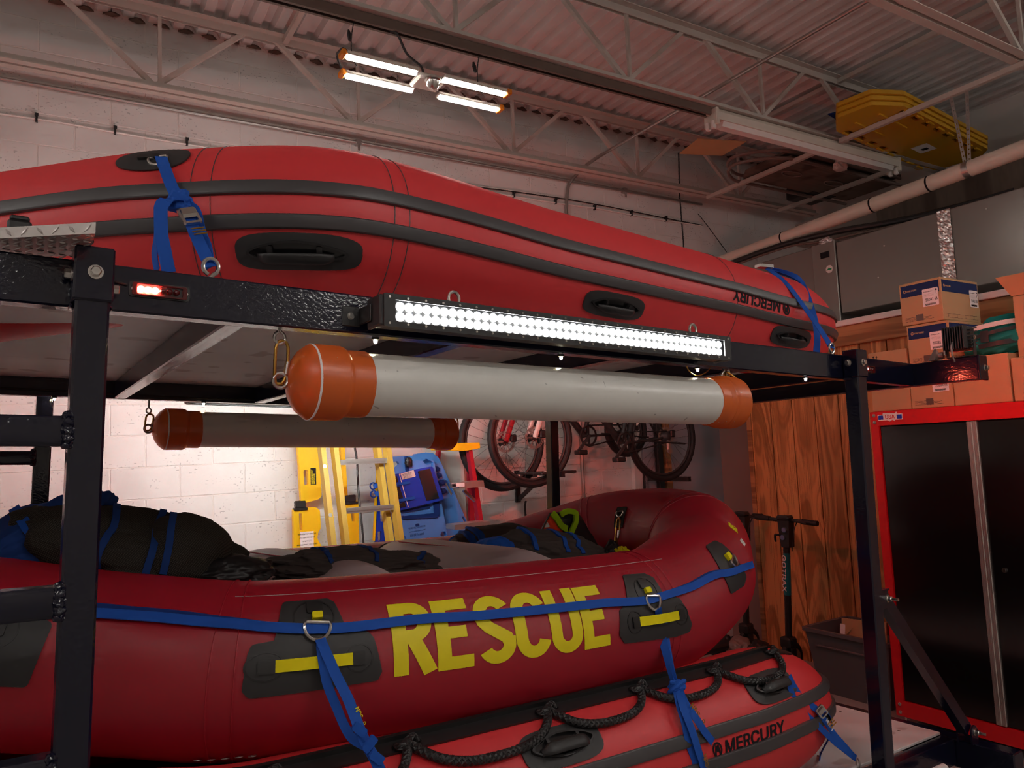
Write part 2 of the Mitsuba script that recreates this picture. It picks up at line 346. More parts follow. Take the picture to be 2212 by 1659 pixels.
# back wall: painted concrete blocks in running bond, each a block; the ones hidden behind the boats stay one joined part
WB = struct('wall_back', box((X0, WY + .003, 0), (X1, WY + .2, CEIL)), M_MORTAR, 'white painted concrete block wall')
BW, BH, JT = .4064, .2032, .0065
zoff, xoff = .0355, .0985          # where a bed joint and a head joint fall
blk = mikit.ply(trimesh.Trimesh(*box((JT / 2, 0, JT / 2), (BW - JT / 2, .09, BH - JT / 2), .003), process=False), M_BLOCK, smooth=False)
WIN = (2.80, 3.92, 1.56, 2.62)     # the window opening
rest, shown = [], []
for r in range(-1, 24):
    z0 = zoff + r * BH
    if z0 < -.01: continue
    top = min(z0 + BH, CEIL - .02)
    for c in range(-12, 20):
        x0 = xoff + (c + .5 * (r % 2)) * BW
        if x0 < X0 or x0 + BW > X1: continue
        if x0 + BW > WIN[0] and x0 < WIN[1] and z0 + BH > WIN[2] and z0 < WIN[3]:
            continue
        full = top - z0 > BH - .001
        big = -.5 < x0 < 5.0 and (1.02 < z0 < 2.05 or z0 > 2.9) and full
        (shown if big else rest).append((x0, z0, top))
for x0, z0, top in shown[:300]:
    scene[free('wall_back__block')] = {**blk, 'to_world': T().translate([x0, WY, z0])}
rest += shown[300:]
put(WB, 'block_field', cat(*[box((x + JT / 2, WY, z + JT / 2), (x + BW - JT / 2, WY + .09, t - JT / 2)) for x, z, t in rest]), M_BLOCK, smooth=False, kind='stuff')
# cut blocks round the window
for x0, x1, z0, z1 in ((2.55, 2.795, 1.455, 2.66), (3.925, 4.16, 1.455, 2.66), (2.795, 3.925, 1.4595, 1.555), (2.795, 3.925, 2.625, 2.66)):
    put(WB, 'cut_block', box((x0, WY + .001, z0), (x1, WY + .09, z1), .003), M_BLOCK, smooth=False)
# roof deck: trapezoid ribs that run towards the back wall, laid in sheets of six ribs
PITCH, DEPTH = .1524, .042
def deck_sheet(x0, ribs):
    xs, zs = [], []
    for k in range(ribs):
        for dx, dz in ((0, 0), (.062, 0), (.083, DEPTH), (.131, DEPTH)):
            xs.append(x0 + k * PITCH + dx); zs.append(dz)
    xs.append(x0 + ribs * PITCH); zs.append(0)
    pr = [(x, CEIL + z) for x, z in zip(xs, zs)]; n = len(pr)
    V = np.array([(x, y, z) for y in (Y0, WY + .05) for x, z in pr]); F = []
    for i in range(n - 1): F += [(i, i + 1, n + i + 1), (i, n + i + 1, n + i)]
    return V, np.array(F)
CE = struct('ceiling', box((X0, Y0, CEIL + .08), (X1, WY + .2, CEIL + .16)), M_DECK, 'painted ribbed steel roof deck')
x = X0
while x < X1 - .3:
    put(CE, 'deck_sheet', deck_sheet(x, 6), M_DECK, smooth=False); x += 6 * PITCH
# ragged edge of the deck filler along the wall head
fil = []
for k in range(76):
    xx = X0 + .05 + k * PITCH
    fil.append(hull(np.array([(xx - .02, WY - .012, CEIL - .012 - .014 * RNG.random()), (xx + .085, WY - .01, CEIL - .006 - .014 * RNG.random()), (xx + .075, WY + .02, CEIL + .035), (xx - .01, WY + .02, CEIL + .03), (xx + .03, WY - .03, CEIL - .002), (xx + .04, WY - .012, CEIL - .02 - .014 * RNG.random())])))
put(WB, 'deck_filler', cat(*fil), M_OLD, kind='stuff', label='ragged dark filler along the top of the wall')

# open-web roof joists, parallel to the back wall
def joist(y, label, panel, shift, xr):
    t = thing('roof_joist', label, 'roof joist', 'roof joists')
    zb, zt, xl = 4.06, 4.62, -3.9
    for s in (-1, 1):   # each chord is a pair of angles with a gap between
        put(t, 'top_chord', cat(box((xl, y + s * .012, zt - .004), (xr, y + s * .064, zt + .002)), box((xl, y + s * .012, zt - .054), (xr, y + s * .018, zt))), M_STEEL_PAINT)
        put(t, 'bottom_chord', cat(box((xl, y + s * .012, zb), (xr, y + s * .064, zb + .006)), box((xl, y + s * .012, zb), (xr, y + s * .018, zb + .054))), M_STEEL_PAINT)
    k = xl + shift
    while k < xr - .2:
        put(t, 'web', bar((k, y, zb + .03), (k + panel * .42, y, zt - .03), .030, .030), M_STEEL_PAINT)
        put(t, 'web', bar((k, y, zb + .03), (k - panel * .42, y, zt - .03), .030, .030), M_STEEL_PAINT)
        put(t, 'web', bar((k + .03, y, zb + .03), (k + .03, y, zt - .03), .022, .022, (1, 0, 0)), M_STEEL_PAINT)
        put(t, 'gusset', box((k - .07, y - .006, zb + .012), (k + .09, y + .006, zb + .06)), M_STEEL_PAINT)
        k += panel
    return t
JY = (5.13, 3.73, 2.30, .90, -.5, -1.9, -3.3)
joist(JY[0], 'open-web steel roof joist nearest the back wall, above the upside-down boat', 1.335, .43, 7.05)
joist(JY[1], 'open-web steel roof joist that the shop light and strip light hang from', 1.31, .62, 7.05)
joist(JY[2], 'open-web steel roof joist at the upper right corner, nearer than the yellow boards', 1.31, .15, 7.05)
for y in JY[3:]: joist(y, 'open-web steel roof joist over the front of the bay, out of the picture', 1.31, .3, 7.05)
# girder at the far right, and bridging bars across the bottom chords
single('roof_girder', cat(box((7.06, Y0, 4.02), (7.20, WY, 4.035)), box((7.12, Y0, 3.80), (7.135, WY, 4.04)), box((7.06, Y0, 3.79), (7.20, WY, 3.805))), M_STEEL_SHADE, 'grey steel beam at the far right carrying the joist ends', 'beam')
def bridging(x, y0, y1, z, label):
    single('bridging_bar', cat(box((x, y0, z), (x + .036, y1, z + .005)), box((x, y0, z), (x + .005, y1, z + .036))), M_STEEL_PAINT, label, 'steel bar', 'bridging bars')
bridging(5.41, .95, 3.66, 4.02, 'flat steel bridging bar passing under the stacked yellow boards')
bridging(5.42, 3.80, 5.13, 4.02, 'flat steel bridging bar under the old brown litter, in front of its left end')
bridging(6.45, 3.80, 5.13, 4.02, 'flat steel bridging bar under the right end of the old brown litter')
bridging(5.53, .95, 5.13, 4.575, 'flat steel bridging bar high under the roof deck above the yellow boards')
bridging(1.35, 3.80, 5.13, 4.575, 'flat steel bridging bar above the hanging shop light')
# brown strut rail clamped under the second joist, then the unlit strip light
single('strut_rail', cat(box((-3.9, 3.70, 4.000), (4.02, 3.706, 4.055)), box((-3.9, 3.754, 4.000), (4.02, 3.760, 4.055)), box((-3.9, 3.70, 4.049), (4.02, 3.76, 4.056)), box((-3.9, 3.70, 4.000), (4.02, 3.718, 4.004)), box((-3.9, 3.742, 4.000), (4.02, 3.76, 4.004))), M_BROWN_RAIL, 'long brown strut rail running under the joist that the shop light hangs from', 'rail')
t = thing('strip_light', 'unlit off-white strip light fixed under the joist at right, left of the yellow boards', 'ceiling light')
put(t, 'housing', hull([(x, y, z) for x in (4.06, 6.25) for y, z in ((3.69, 4.05), (3.77, 4.05), (3.665, 4.015), (3.795, 4.015), (3.675, 3.965), (3.785, 3.965))]), M_LIGHTCASE)
put(t, 'diffuser', hull([(x, y, z) for x in (4.12, 6.19) for y, z in ((3.685, 3.966), (3.775, 3.966), (3.70, 3.93), (3.76, 3.93))]), M_WHITE)
for x in (4.035, 6.24):
    put(t, 'end_cap', box((x, 3.665, 3.925), (x + .03, 3.795, 4.05), .006), M_LIGHTCASE)
    put(t, 'lamp_holder', cat(box((x - .015, 3.69, 3.90), (x + .02, 3.72, 3.96), .006), box((x - .015, 3.74, 3.90), (x + .02, 3.77, 3.96), .006)), M_WHITE)
# conduits, wires and pipes
single('wall_conduit', cat(rod((X0, 5.37, 4.065), (5.6, 5.37, 4.065), .013), *[cat(box((x - .02, 5.355, 4.045), (x + .02, 5.40, 4.09)), rod((x, 5.36, 4.0), (x, 5.36, 4.05), .009)) for x in (-.9, 1.98, 4.6)]), M_EMT, 'straight grey conduit clipped along the upper back wall', 'conduit')
single('diagonal_conduit', tube([(4.055, .6, 4.19), (4.055, 5.0, 4.19)], .0135, 12), M_EMT, 'shiny bare metal conduit crossing below the roof joists from the wall', 'conduit')
single('drop_conduit', tube(smooth_path([(4.055, 5.0, 4.19), (4.055, 5.20, 4.18), (4.02, 5.34, 4.12), (3.95, 5.375, 4.02), (3.92, 5.38, 3.85), (3.90, 5.38, 3.45)], 40), .015, 12), M_EMT, 'curved grey conduit dropping down the back wall behind the upside-down boat', 'conduit')
wire = [(x, 5.385, 3.855 - .012 * abs(math.sin(2.2 * x))) for x in np.linspace(-.8, 5.6, 90)]
t = thing('wall_wire', 'thin pale wire stapled along the back wall below the conduit', 'wire')
put(t, 'wire', tube(wire, .007, 6), M_WHITE)
for k, x in enumerate(np.arange(-.55, 5.4, .435)):
    put(t, 'cable_clip', cat(box((x, 5.372, 3.835), (x + .012, 5.40, 3.885)), box((x - .004, 5.366, 3.866), (x + .016, 5.375, 3.885))), M_BLACK)
single('black_wire', tube([(x, 5.381, 3.872 - .02 * math.sin(1.7 * (x - 1.2))) for x in np.linspace(1.3, 5.6, 60)], .005, 6), M_BLACK, 'thin black wire looping along the pale wire on the back wall', 'wire')
single('wall_crack', tube([((5.3546, 5.396, 4.5748)), ((5.3293, 5.396, 4.1405)), ((5.3378, 5.396, 3.6687)), ((5.3337, 5.396, 3.4806))], .007, 5), M_BLACK, 'dark vertical movement joint in the upper back wall', 'joint')
single('sagging_wire', tube(smooth_path([(5.5508, 5.38, 3.9647), (5.6609, 5.36, 3.838), (5.771, 5.34, 3.7007), (5.8576, 5.32, 3.5841)], 24), .004, 6), M_BLACK, 'thin sagging black wire on the back wall above the white drain pipe', 'wire')
# white drain pipe hung from the joists
def pipe_pt(y): return np.array([5.45, y, 3.365 + (5.3 - y) * .043])
t = thing('drain_pipe', 'long off-white plastic drain pipe hung across the corner above the grey duct', 'pipe')
put(t, 'pipe', rod(pipe_pt(5.38), pipe_pt(.8), .057, 28), M_PIPE)
for y in (4.30, 3.45, 3.0): put(t, 'joint_ring', rod(pipe_pt(y), pipe_pt(y - .012), .0595, 28), M_INK)
put(t, 'coupling', rod(pipe_pt(2.33), pipe_pt(2.14), .065, 28), M_PIPE)
for y in (2.72,):
    s = thing('hanger_strap', 'perforated metal strap hanging the white drain pipe from a bridging bar', 'strap')
    for dy in (-.055, .055):
        p = pipe_pt(y + dy * .2); top = np.array([5.43, y + dy, 4.02])
        n = 16; holes = [sg.box(-.013, 0, .013, np.linalg.norm(top - p - [0, 0, .0]))]
        L = np.linalg.norm(top - p); g = sg.box(-.012, 0, .012, L)
        for q in range(1, n): g = g.difference(sg.Point(0, q * L / n).buffer(.0055, quad_segs=3))
        up = unit(top - p); ax = unit(np.cross(up, [0, 1.0, 0])); ax = np.array([0, 1.0, 0]) - up * up[1]; ax = unit(ax)
        put(s, 'band', lay(prism(g, .0015), p, ax, up), M_EMT)
    put(s, 'saddle', rod(pipe_pt(y + .02), pipe_pt(y - .02), .060, 28), M_EMT)
def on_pipe(y, dx, dz): return pipe_pt(y) + [dx, 0, dz]
for k, (r, q, lab, mm) in enumerate(((.024, 0, 'thick black cable bundle sagging below the white drain pipe', M_BLACK), (.010, .03, 'thin brown cable beside the black bundle under the white drain pipe', M_BROWN_RAIL))):
    single('cable', tube(smooth_path([on_pipe(5.3, -.06, -.10 - q), on_pipe(4.7, -.08, -.075 - q), on_pipe(4.2, -.07, -.08 - q), on_pipe(3.8, -.03, -.11 - q * 2), on_pipe(3.3, .12, -.155 - q), on_pipe(2.6, .35, -.15)], 50), r, 10), mm, lab, 'cable')

# partition of stained grooved plywood with a loft on top, running out of the back corner
PXW = 4.84
WR = struct('wall_right_panelling', box((PXW + .02, .9, 0), (PXW + .10, 4.28, 2.44)), M_TRIM, 'stained wood plank wall')
plk = {}
for k in range(17):
    y1 = 4.272 - k * .2032
    put(WR, 'plank', box((PXW, y1 - .2032 + .004, 0), (PXW + .022, y1 - .004, 2.34), .003), M_WOOD, smooth=False)
put(WR, 'corner_board', box((PXW - .012, 4.268, 0), (PXW + .10, 4.31, 2.34), .004), M_TRIM)
put(WR, 'top_rail', box((PXW - .03, .9, 2.30), (PXW + .03, 4.31, 2.44), .004), M_TRIM, smooth=False)
struct('loft_floor', box((PXW - .05, .9, 2.441), (X1, 4.33, 2.482), .003), M_WHITE, 'loft floor with a white front edge')
struct('loft_back', box((6.9, .9, 2.483), (6.95, 4.33, 4.0)), M_OLD)
struct('partition_side', box((4.92, 4.33, 0), (4.97, 4.70, 2.46), .004), M_BROWNSTEEL, 'brown metal side panel between the wood wall and the back wall')
struct('door_1', box((4.60, 5.33, 0), (5.75, 5.385, 2.44), .004), M_GREYDOOR, 'grey steel door in the back corner')
struct('trim_1', box((4.50, 5.35, 0), (4.595, 5.399, 2.44), .004), M_BLOCK)
# grey air handler standing on the loft
t = thing('air_handler', 'big grey sheet-metal air handler on the loft at right with a silver foil seam', 'air handler')
DX = 5.40
put(t, 'cabinet', box((DX, .95, 2.64), (DX + .9, 3.76, 3.225), .006), M_DUCT, smooth=False)
put(t, 'side_panel', box((DX + .03, 3.99, 2.50), (DX + .9, 4.56, 3.25), .006), M_DUCT, smooth=False)
put(t, 'control_column', box((DX - .01, 3.765, 2.50), (DX + .9, 3.985, 3.25), .006), M_DUCT, smooth=False)
put(t, 'display', box((DX - .016, 3.82, 3.12), (DX - .009, 3.90, 3.17), .002), M_INK)
put(t, 'round_badge', disc((DX - .0102, 3.83, 3.02), (-1, 0, 0), .032, .002, 28), M_WHITE, label='round white badge with a green mark')
put(t, 'badge_mark', lay(prism(sg.Polygon([(-.026, -.008), (-.008, .006), (0, .014), (.008, .006), (.026, .004), (.02, -.009)]), .001), (DX - .0125, 3.83, 3.02), (0, -1, 0), (0, 0, 1)), M_GREENLOGO)
gy, gz = np.meshgrid(np.linspace(2.84, 2.935, 9), np.linspace(2.642, 3.228, 46)); crum = RNG.random(gy.shape) * .006; n_g = gy.shape[1]
put(t, 'foil_tape', (np.stack([DX - .003 - crum.ravel(), gy.ravel() + RNG.normal(0, .0015, gy.size), gz.ravel()], 1), np.array([(i * n_g + j, i * n_g + j + 1, (i + 1) * n_g + j + 1, (i + 1) * n_g + j) for i in range(45) for j in range(n_g - 1)])), M_FOIL, smooth=False)
put(t, 'foil_patch', blob((DX, 3.84, 3.255), (.03, .06, .03), 4, .5, 3, 3), M_FOIL)
for y, z in ((3.35, 3.09), (3.42, 2.86), (3.2, 2.75), (2.6, 3.15)): put(t, 'screw', disc((DX, y, z), (-1, 0, 0), .006, .004, 8), M_CHROME)
for y in (3.2, 1.6): put(t, 'leg', rod((DX + .25, y, 2.482), (DX + .25, y, 2.642), .07, 20), M_EMT)

# window with horizontal blinds in the back wall
W1 = struct('window_1', cat(box((WIN[0] - .01, WY - .012, WIN[2] - .035), (WIN[1] + .01, WY + .05, WIN[2] + .01), .003), box((WIN[0] - .01, WY + .03, WIN[3] - .02), (WIN[1] + .01, WY + .07, WIN[3] + .02)), box((WIN[0] - .01, WY + .03, WIN[2]), (WIN[0] + .03, WY + .07, WIN[3])), box((WIN[1] - .03, WY + .03, WIN[2]), (WIN[1] + .01, WY + .07, WIN[3]))), M_WHITE, 'window with white horizontal blinds behind the bicycles')
put(W1, 'pane', box((WIN[0] + .03, WY + .075, WIN[2]), (WIN[1] - .03, WY + .08, WIN[3])), M_GLOSSBLACK)
bl = thing('window_blind', 'white horizontal slat blind closed in the window behind the bicycles', 'blind')
for k in range(20):
    z = WIN[2] + .035 + k * .051
    put(bl, 'slat', slab([(WIN[0] + .02, WY + .010, z - .017), (WIN[1] - .02, WY + .010, z - .017), (WIN[1] - .02, WY + .036, z + .022), (WIN[0] + .02, WY + .036, z + .022)], (0, -1, .6), .002), M_WHITE, smooth=False)
for x in (2.98, 3.36, 3.74): put(bl, 'cord', rod((x, WY + .006, WIN[2] + .01), (x, WY + .006, WIN[3] - .02), .0015, 5), M_WHITE)

# ---------------------------------------------------------------- shop lights (one in view, its fellows over the rest of the bay)
def shop_light(cx, cy, cz, label, ropes, group=None, seen=True):
    t = thing('shop_light', label, 'shop light', group)
    L, w = .40, .036
    for sx in (-1, 1):
        for sy in (-1, 1):
            a, b = (cx + sx * .075 + sy * .03, cx + sx * (.075 + L) + sy * .03)
            y = cy + sy * .095
            wg = put(t, 'light_wing', box((a, y - .03, cz + .006), (b, y + .03, cz + .024), .004), M_LIGHTCASE)
            put(wg, 'lamp_strip', hull([(q, y + s, cz + h) for q in (min(a, b) + .008, max(a, b) - .008) for s, h in ((-w / 2, .006), (w / 2, .006), (-w / 2 + .007, -.008), (w / 2 - .007, -.008))]), M_WHITE, emit=np.array([1.0, .96, .88]) * SHOP_LIGHT)
            e = b if sx > 0 else b
            put(wg, 'end_cap', box((e - .003, y - .034, cz - .006), (e + sx * .028, y + .034, cz + .028), .006), M_ENDCAP)
    put(t, 'hub', box((cx - .085, cy - .07, cz + .004), (cx + .085, cy + .07, cz + .04), .012), M_LIGHTCASE)
    put(t, 'sensor', lathe([(0, -.055), (.022, -.05), (.036, -.03), (.040, -.01), (.046, -.004), (.046, .006), (0, .006)], (cx + .0, cy - .065, cz + .002), (0, 0, 1), 24), M_CHROME)
    put(t, 'carry_handle', tube(smooth_path([(cx - .475, cy - .09, cz + .02), (cx - .50, cy - .05, cz + .07), (cx - .50, cy + .05, cz + .09), (cx - .455, cy + .10, cz + .03)], 20), .006, 8), M_BLACK)
    for x in ropes:
        put(t, 'hanging_rope', cat(tube(smooth_path([(x, cy + .02, cz + .03), (x - .012, cy + .06, cz + .14), (x + .008, 3.73 if seen else cy + .1, 4.0)], 20), .003, 6), lathe([(0, 0), (.010, .01), (.012, .05), (.006, .08), (0, .085)], (x - .006, cy + .09 if seen else cy + .07, cz + .20), (0, .3, 1), 12)), M_BLACKSATIN)
    if seen: put(t, 'power_cord', tube(smooth_path([(cx - .02, cy, cz + .04), (cx - .02, cy + .02, cz + .10), (cx - .10, cy + .05, cz + .19), (cx - .17, 3.72, cz + .30), (cx - .19, 3.73, 4.0)], 30), .007, 8), M_BLACKSATIN)
    return t
shop_light(1.765, 3.665, 3.70, 'lit four-winged shop light hanging from the roof joist over the upside-down boat', (1.36, 2.13))
def tube_light(x, y, z, yaw, label):
    t = thing('tube_light', label, 'strip light', 'tube lights out of the picture'); d = np.array([math.cos(yaw), math.sin(yaw), 0]); e = np.array([-d[1], d[0], 0]); o = np.array([x, y, z])
    put(t, 'housing', bar(o - d * .62, o + d * .62, .055, .045), M_LIGHTCASE)
    for s_ in (-1, 1):
        put(t, 'lamp', rod(o - d * .60 + e * s_ * .06 - [0, 0, .012], o + d * .60 + e * s_ * .06 - [0, 0, .012], .013, 14), M_WHITE, emit=np.array([1.0, .96, .92]) * TUBE_LIGHT)
        put(t, 'lamp_holder', box(o + d * s_ * .61 - .02 - e * .0, o + d * s_ * .61 + .02, .005), M_WHITE)
        put(t, 'chain', rod(o + d * s_ * .5 + [0, 0, .02], [x + d[0] * s_ * .5, y + d[1] * s_ * .5, 4.05], .004, 6), M_EMT)
for x, y, w in ((-2.9, 2.7, 1.57), (-2.2, .2, 1.57), (1.6, -.6, 0), (4.9, -.5, 0), (-.6, -2.4, 0), (3.2, -2.8, 0), (6.3, .2, 1.57)):
    tube_light(x, y, 3.62, w, 'lit bare-tube strip light over the rest of the bay, out of the picture')

# ---------------------------------------------------------------- the trailer (trailer frame: x along it, y away, z from eye height)
TR = thing('rescue_trailer', 'glossy navy blue two-tier steel rescue trailer carrying the red boats', 'trailer')
def tp(name, mesh, m=M_NAVY, parent=TR, **kw): return put(parent, name, mesh, m, frame='T', **kw)
RB, RT = .361, .463
for y0, y1 in ((1.80, 1.85), (3.77, 3.82)):
    tp('top_side_rail', box((-1.5, y0, RB), (3.525, y1, RT), .004))
tp('top_end_rail', box((3.475, 1.52, RB - .002), (3.525, 4.10, RT - .002), .004))
for x in (3.52,):
    e = tp('arm_end_plate', box((3.472, 1.512, RB - .004), (3.545, 1.524, RT + .002), .003), M_NAVY)
    put(e, 'bolt', bolt((3.515, 1.512, .41), (0, -1, 0), .010, .016), M_CHROME, frame='T')
    put(e, 'bolt', bolt((3.495, 4.10, .41), (0, 1, 0), .010, .016), M_CHROME, frame='T')
for k, x in enumerate((-.75, -.14, .445, 1.06, 1.67, 2.28, 2.89)):
    tp('cross_beam', box((x, 1.85, RB + .001), (x + .05, 3.77, RT - .022), .004))
tp('upper_deck', box((-1.5, 1.85, RT - .022), (3.475, 3.77, RT - .010)), M_PLYWHITE)
PX0, PX1 = .127, 2.920
for x0, near in ((PX0, 1), (PX1, 1), (.155, 0), (2.925, 0)):
    y0, y1 = (1.737, 1.7995) if near else (3.8205, 3.883)
    p = tp('post', box((x0, y0, -1.30), (x0 + .0635, y1, RB + .02), .005))
    s = tp('post_sleeve', box((x0 - .005, y0 - .006, RB + .004), (x0 + .069, y1, RT + .016), .004))
    if near:
        put(s, 'bolt', bolt((x0 + .034, y0 - .006, .425), (0, -1, 0), .011, .012), M_CHROME, frame='T')
        put(s, 'bolt', bolt((x0 + .069, y0 + .03, .400), (1, 0, 0), .010, .014), M_CHROME, frame='T')
        put(s, 'bolt', bolt((x0 - .005, y0 + .036, .425), (-1, 0, 0), .011, .014), M_CHROME, frame='T')
        v, f = cat(*[blob((x0 + sx, y0 + .045, z), (.005, .02, .006), k, .3, 3, 1) for k, (sx, z) in enumerate([(-.004, RB), (.067, RB), (-.004, RB - .004), (.067, RB - .004)])])
        put(s, 'weld', (v, f), M_NAVY, frame='T')
# ladder rungs welded between the left posts and the next pair out of the picture
def rung(x0, x1, y, zt, zb, tilt=0.0):
    h = (zt - zb); v, f = hull([(x, y + dy * .030, (zt + zb) / 2 + dz * h / 2 + (tilt if x == x0 else 0)) for x in (x0, x1) for dy, dz in ((-.75, 1), (.75, 1), (1, .72), (1, -.72), (.75, -1), (-.75, -1), (-1, -.72), (-1, .72))])
    r = tp('ladder_rung', (v, f), smooth=45)
    put(r, 'weld', cat(*[blob((x1 - .002, y + a * .03, (zt + zb) / 2 + b * h / 2), (.012, .012, .014), 3 + k, .4, 3, 2) for k, (a, b) in enumerate(((-.8, .9), (-.9, -.9), (-1, 0), (-.95, .45), (-.95, -.45)))]), M_NAVY, frame='T')
rung(-.70, .128, 1.768, (0.1036, 1.738, 0.1293)[2], (0.1062, 1.738, 0.0683)[2])
rung(-.70, .128, 1.768, (0.1029, 1.738, -0.2039)[2], (0.1056, 1.738, -0.2638)[2])
rung(-.70, .128, 1.768, (0.1245, 1.738, -0.5208)[2], (0.1245, 1.738, -0.5208)[2] - .072)
rung(-.70, .156, 3.85, (0.1332, 3.82, 0.1301)[2], (0.1359, 3.82, 0.0715)[2])
rung(-.70, .156, 3.85, (0.1153, 3.82, -0.186)[2], (0.1178, 3.82, -0.2394)[2])
for y0, y1 in ((1.737, 1.7995), (3.8205, 3.883)):
    tp('post', box((-.76, y0, -1.30), (-.70, y1, RB + .02), .005))
# lower bed
DK = -1.192
for y0, y1 in ((1.80, 1.86), (3.76, 3.82)): tp('lower_side_rail', box((-1.7, y0, -1.315), (3.578, y1, -1.204), .004))
tp('lower_end_beam', box((3.580, 1.565, -1.325), (3.665, 4.06, -1.206), .005))
for x in (-1.2, -.2, .8, 1.8, 2.8): tp('lower_cross_beam', box((x, 1.86, -1.30), (x + .05, 3.76, -1.204)))
tp('lower_deck', box((-1.7, 1.862, -1.204), (3.578, 3.76, DK), .002), M_PLYWHITE)
for x, y in ((3.45, 1.98), (3.50, 2.3), (2.9, 2.02)): tp('deck_screw', disc((x, y, DK), (0, 0, 1), .007, .0012, 10), M_BROWN_RAIL)
tp('axle', rod((1.1, 1.95, -1.40), (1.1, 3.67, -1.40), .03), M_BLACK)
for y in (1.98, 3.50):
    wv = lathe([(0, -.02), (.11, -.02), (.12, .0), (.19, .0), (.228, .02), (.23, .05), (.23, .11), (.22, .14), (.12, .14), (.11, .12), (0, .12)], (1.1, y, -1.425), (0, 1, 0), 36)
    tp('wheel', wv, M_RUBBER)
tp('jack_leg', rod((3.3, 2.8, -1.32), (3.3, 2.8, -1.66), .03), M_BLACK)
# diagonal brace from the right post down to a lug on the end beam
b0, b1 = np.array([3.02, 1.765, -.535]), np.array([3.575, 1.752, -1.150])
br = tp('brace', bar(b0, b1, .040, .052, (1, 0, .9)))
put(br, 'upper_lug', cat(box((2.983, 1.745, -.575), (3.040, 1.752, -.500), .002), box((2.983, 1.780, -.575), (3.040, 1.787, -.500), .002), box((2.983, 1.745, -.505), (3.050, 1.787, -.498), .002)), M_NAVY, frame='T')
put(br, 'lower_lug', cat(*[hull([(3.585 + .027 * math.cos(a), y + q, -1.155 + .027 * math.sin(a)) for a in np.linspace(0, np.pi, 12) for q in (0, .007)] + [(3.558, y, -1.206), (3.612, y, -1.206), (3.558, y + .007, -1.206), (3.612, y + .007, -1.206)]) for y in (1.716, 1.775)]), M_NAVY, frame='T')
for (x, z) in ((3.03, -.535), (3.585, -1.155)):
    put(br, 'bolt', cat(bolt((x, 1.716 if z < -1 else 1.745, z), (0, -1, 0), .011, .02), rod((x, 1.73 if z > -1 else 1.70, z), (x, 1.700 if z > -1 else 1.672, z), .006)), M_CHROME, frame='T')
t = thing('white_reflector_tube', 'white rounded tube lying along the trailer frame below the right post', 'tube')
put(t, 'tube', hull(np.vstack([np.array([(x + .024 * math.cos(a) * s, 1.735 + .024 * math.sin(b) * math.cos(a) * 0 + .022 * math.sin(b), -1.262 + .024 * math.cos(b)) for b in np.linspace(0, 2 * np.pi, 18) for a in (0,)]) for x, s in ((3.32, 1), (3.0, -1))] + [np.array([(3.352, 1.735, -1.262)])])), M_WHITE, frame='T')
# small hitch bracket on the arm and the drooping harness on the rails
single('bracket', cat(hull([(3.46, 1.69, RT), (3.46, 1.72, RT), (3.54, 1.69, RT), (3.54, 1.72, RT), (3.50, 1.70, RT + .055), (3.50, 1.71, RT + .055)]), disc((3.50, 1.688, RT + .022), (0, -1, 0), .016, .02, 18), rod((3.49, 1.66, RT + .02), (3.49, 1.66, RT + .045), .006)), M_EMT, 'small grey triangular bracket on top of the trailer arm at right', 'bracket', frame='T')
single('wiring_harness', tube(smooth_path([(-.7, 3.762, .40), (.2, 3.762, .385), (.8, 3.762, .375), (1.4, 3.762, .38), (2.1, 3.762, .37), (2.8, 3.762, .38), (3.46, 3.762, .385)], 60), .005, 6), M_BLACK, 'black wiring run along the inside of the far top rail', 'wire', frame='T')
single('looped_wire', tube(smooth_path([(2.0088, 1.83, 0.3623), (2.0239, 1.83, 0.3418), (2.0588, 1.83, 0.3306), (2.1006, 1.83, 0.3414), (2.1396, 1.83, 0.3707)], 24), .0022, 6), M_BRASS, 'thin wire looping down beside a marker bulb under the near rail', 'wire', frame='T')

# eye bolts on the top rails
def eye_mesh(o, r=.016, w=.0045, up=(0, 0, 1), ax=(1, 0, 0)):
    up, ax = unit(up), unit(ax); o = np.asarray(o, float); a = np.linspace(-np.pi / 2 + .35, 1.5 * np.pi - .3, 28)
    loop = [o + up * (r * 1.75 + r * 1.15 * math.sin(q)) + ax * r * math.cos(q) for q in a]
    return cat(tube([o - up * .01, o + up * r * .4] , w, 8), tube([o + up * r * .2] + loop, w, 8))
for (u, lab) in (((0.4061, 1.825, 0.4753), 'steel eye bolt on the near rail holding the left blue strap'), ((1.0622, 1.825, 0.4767), 'empty steel eye bolt standing on the rail above the left part of the light bar'), ((2.0443, 1.825, 0.4805), 'empty steel eye bolt standing on the rail above the right end of the light bar'), ((2.8872, 1.825, 0.4809), 'steel eye bolt on the near rail holding the right blue strap')):
    single('eye_bolt', eye_mesh((u[0], 1.825, RT), .017, .005), M_CHROME, lab, 'eye bolt', frame='T')

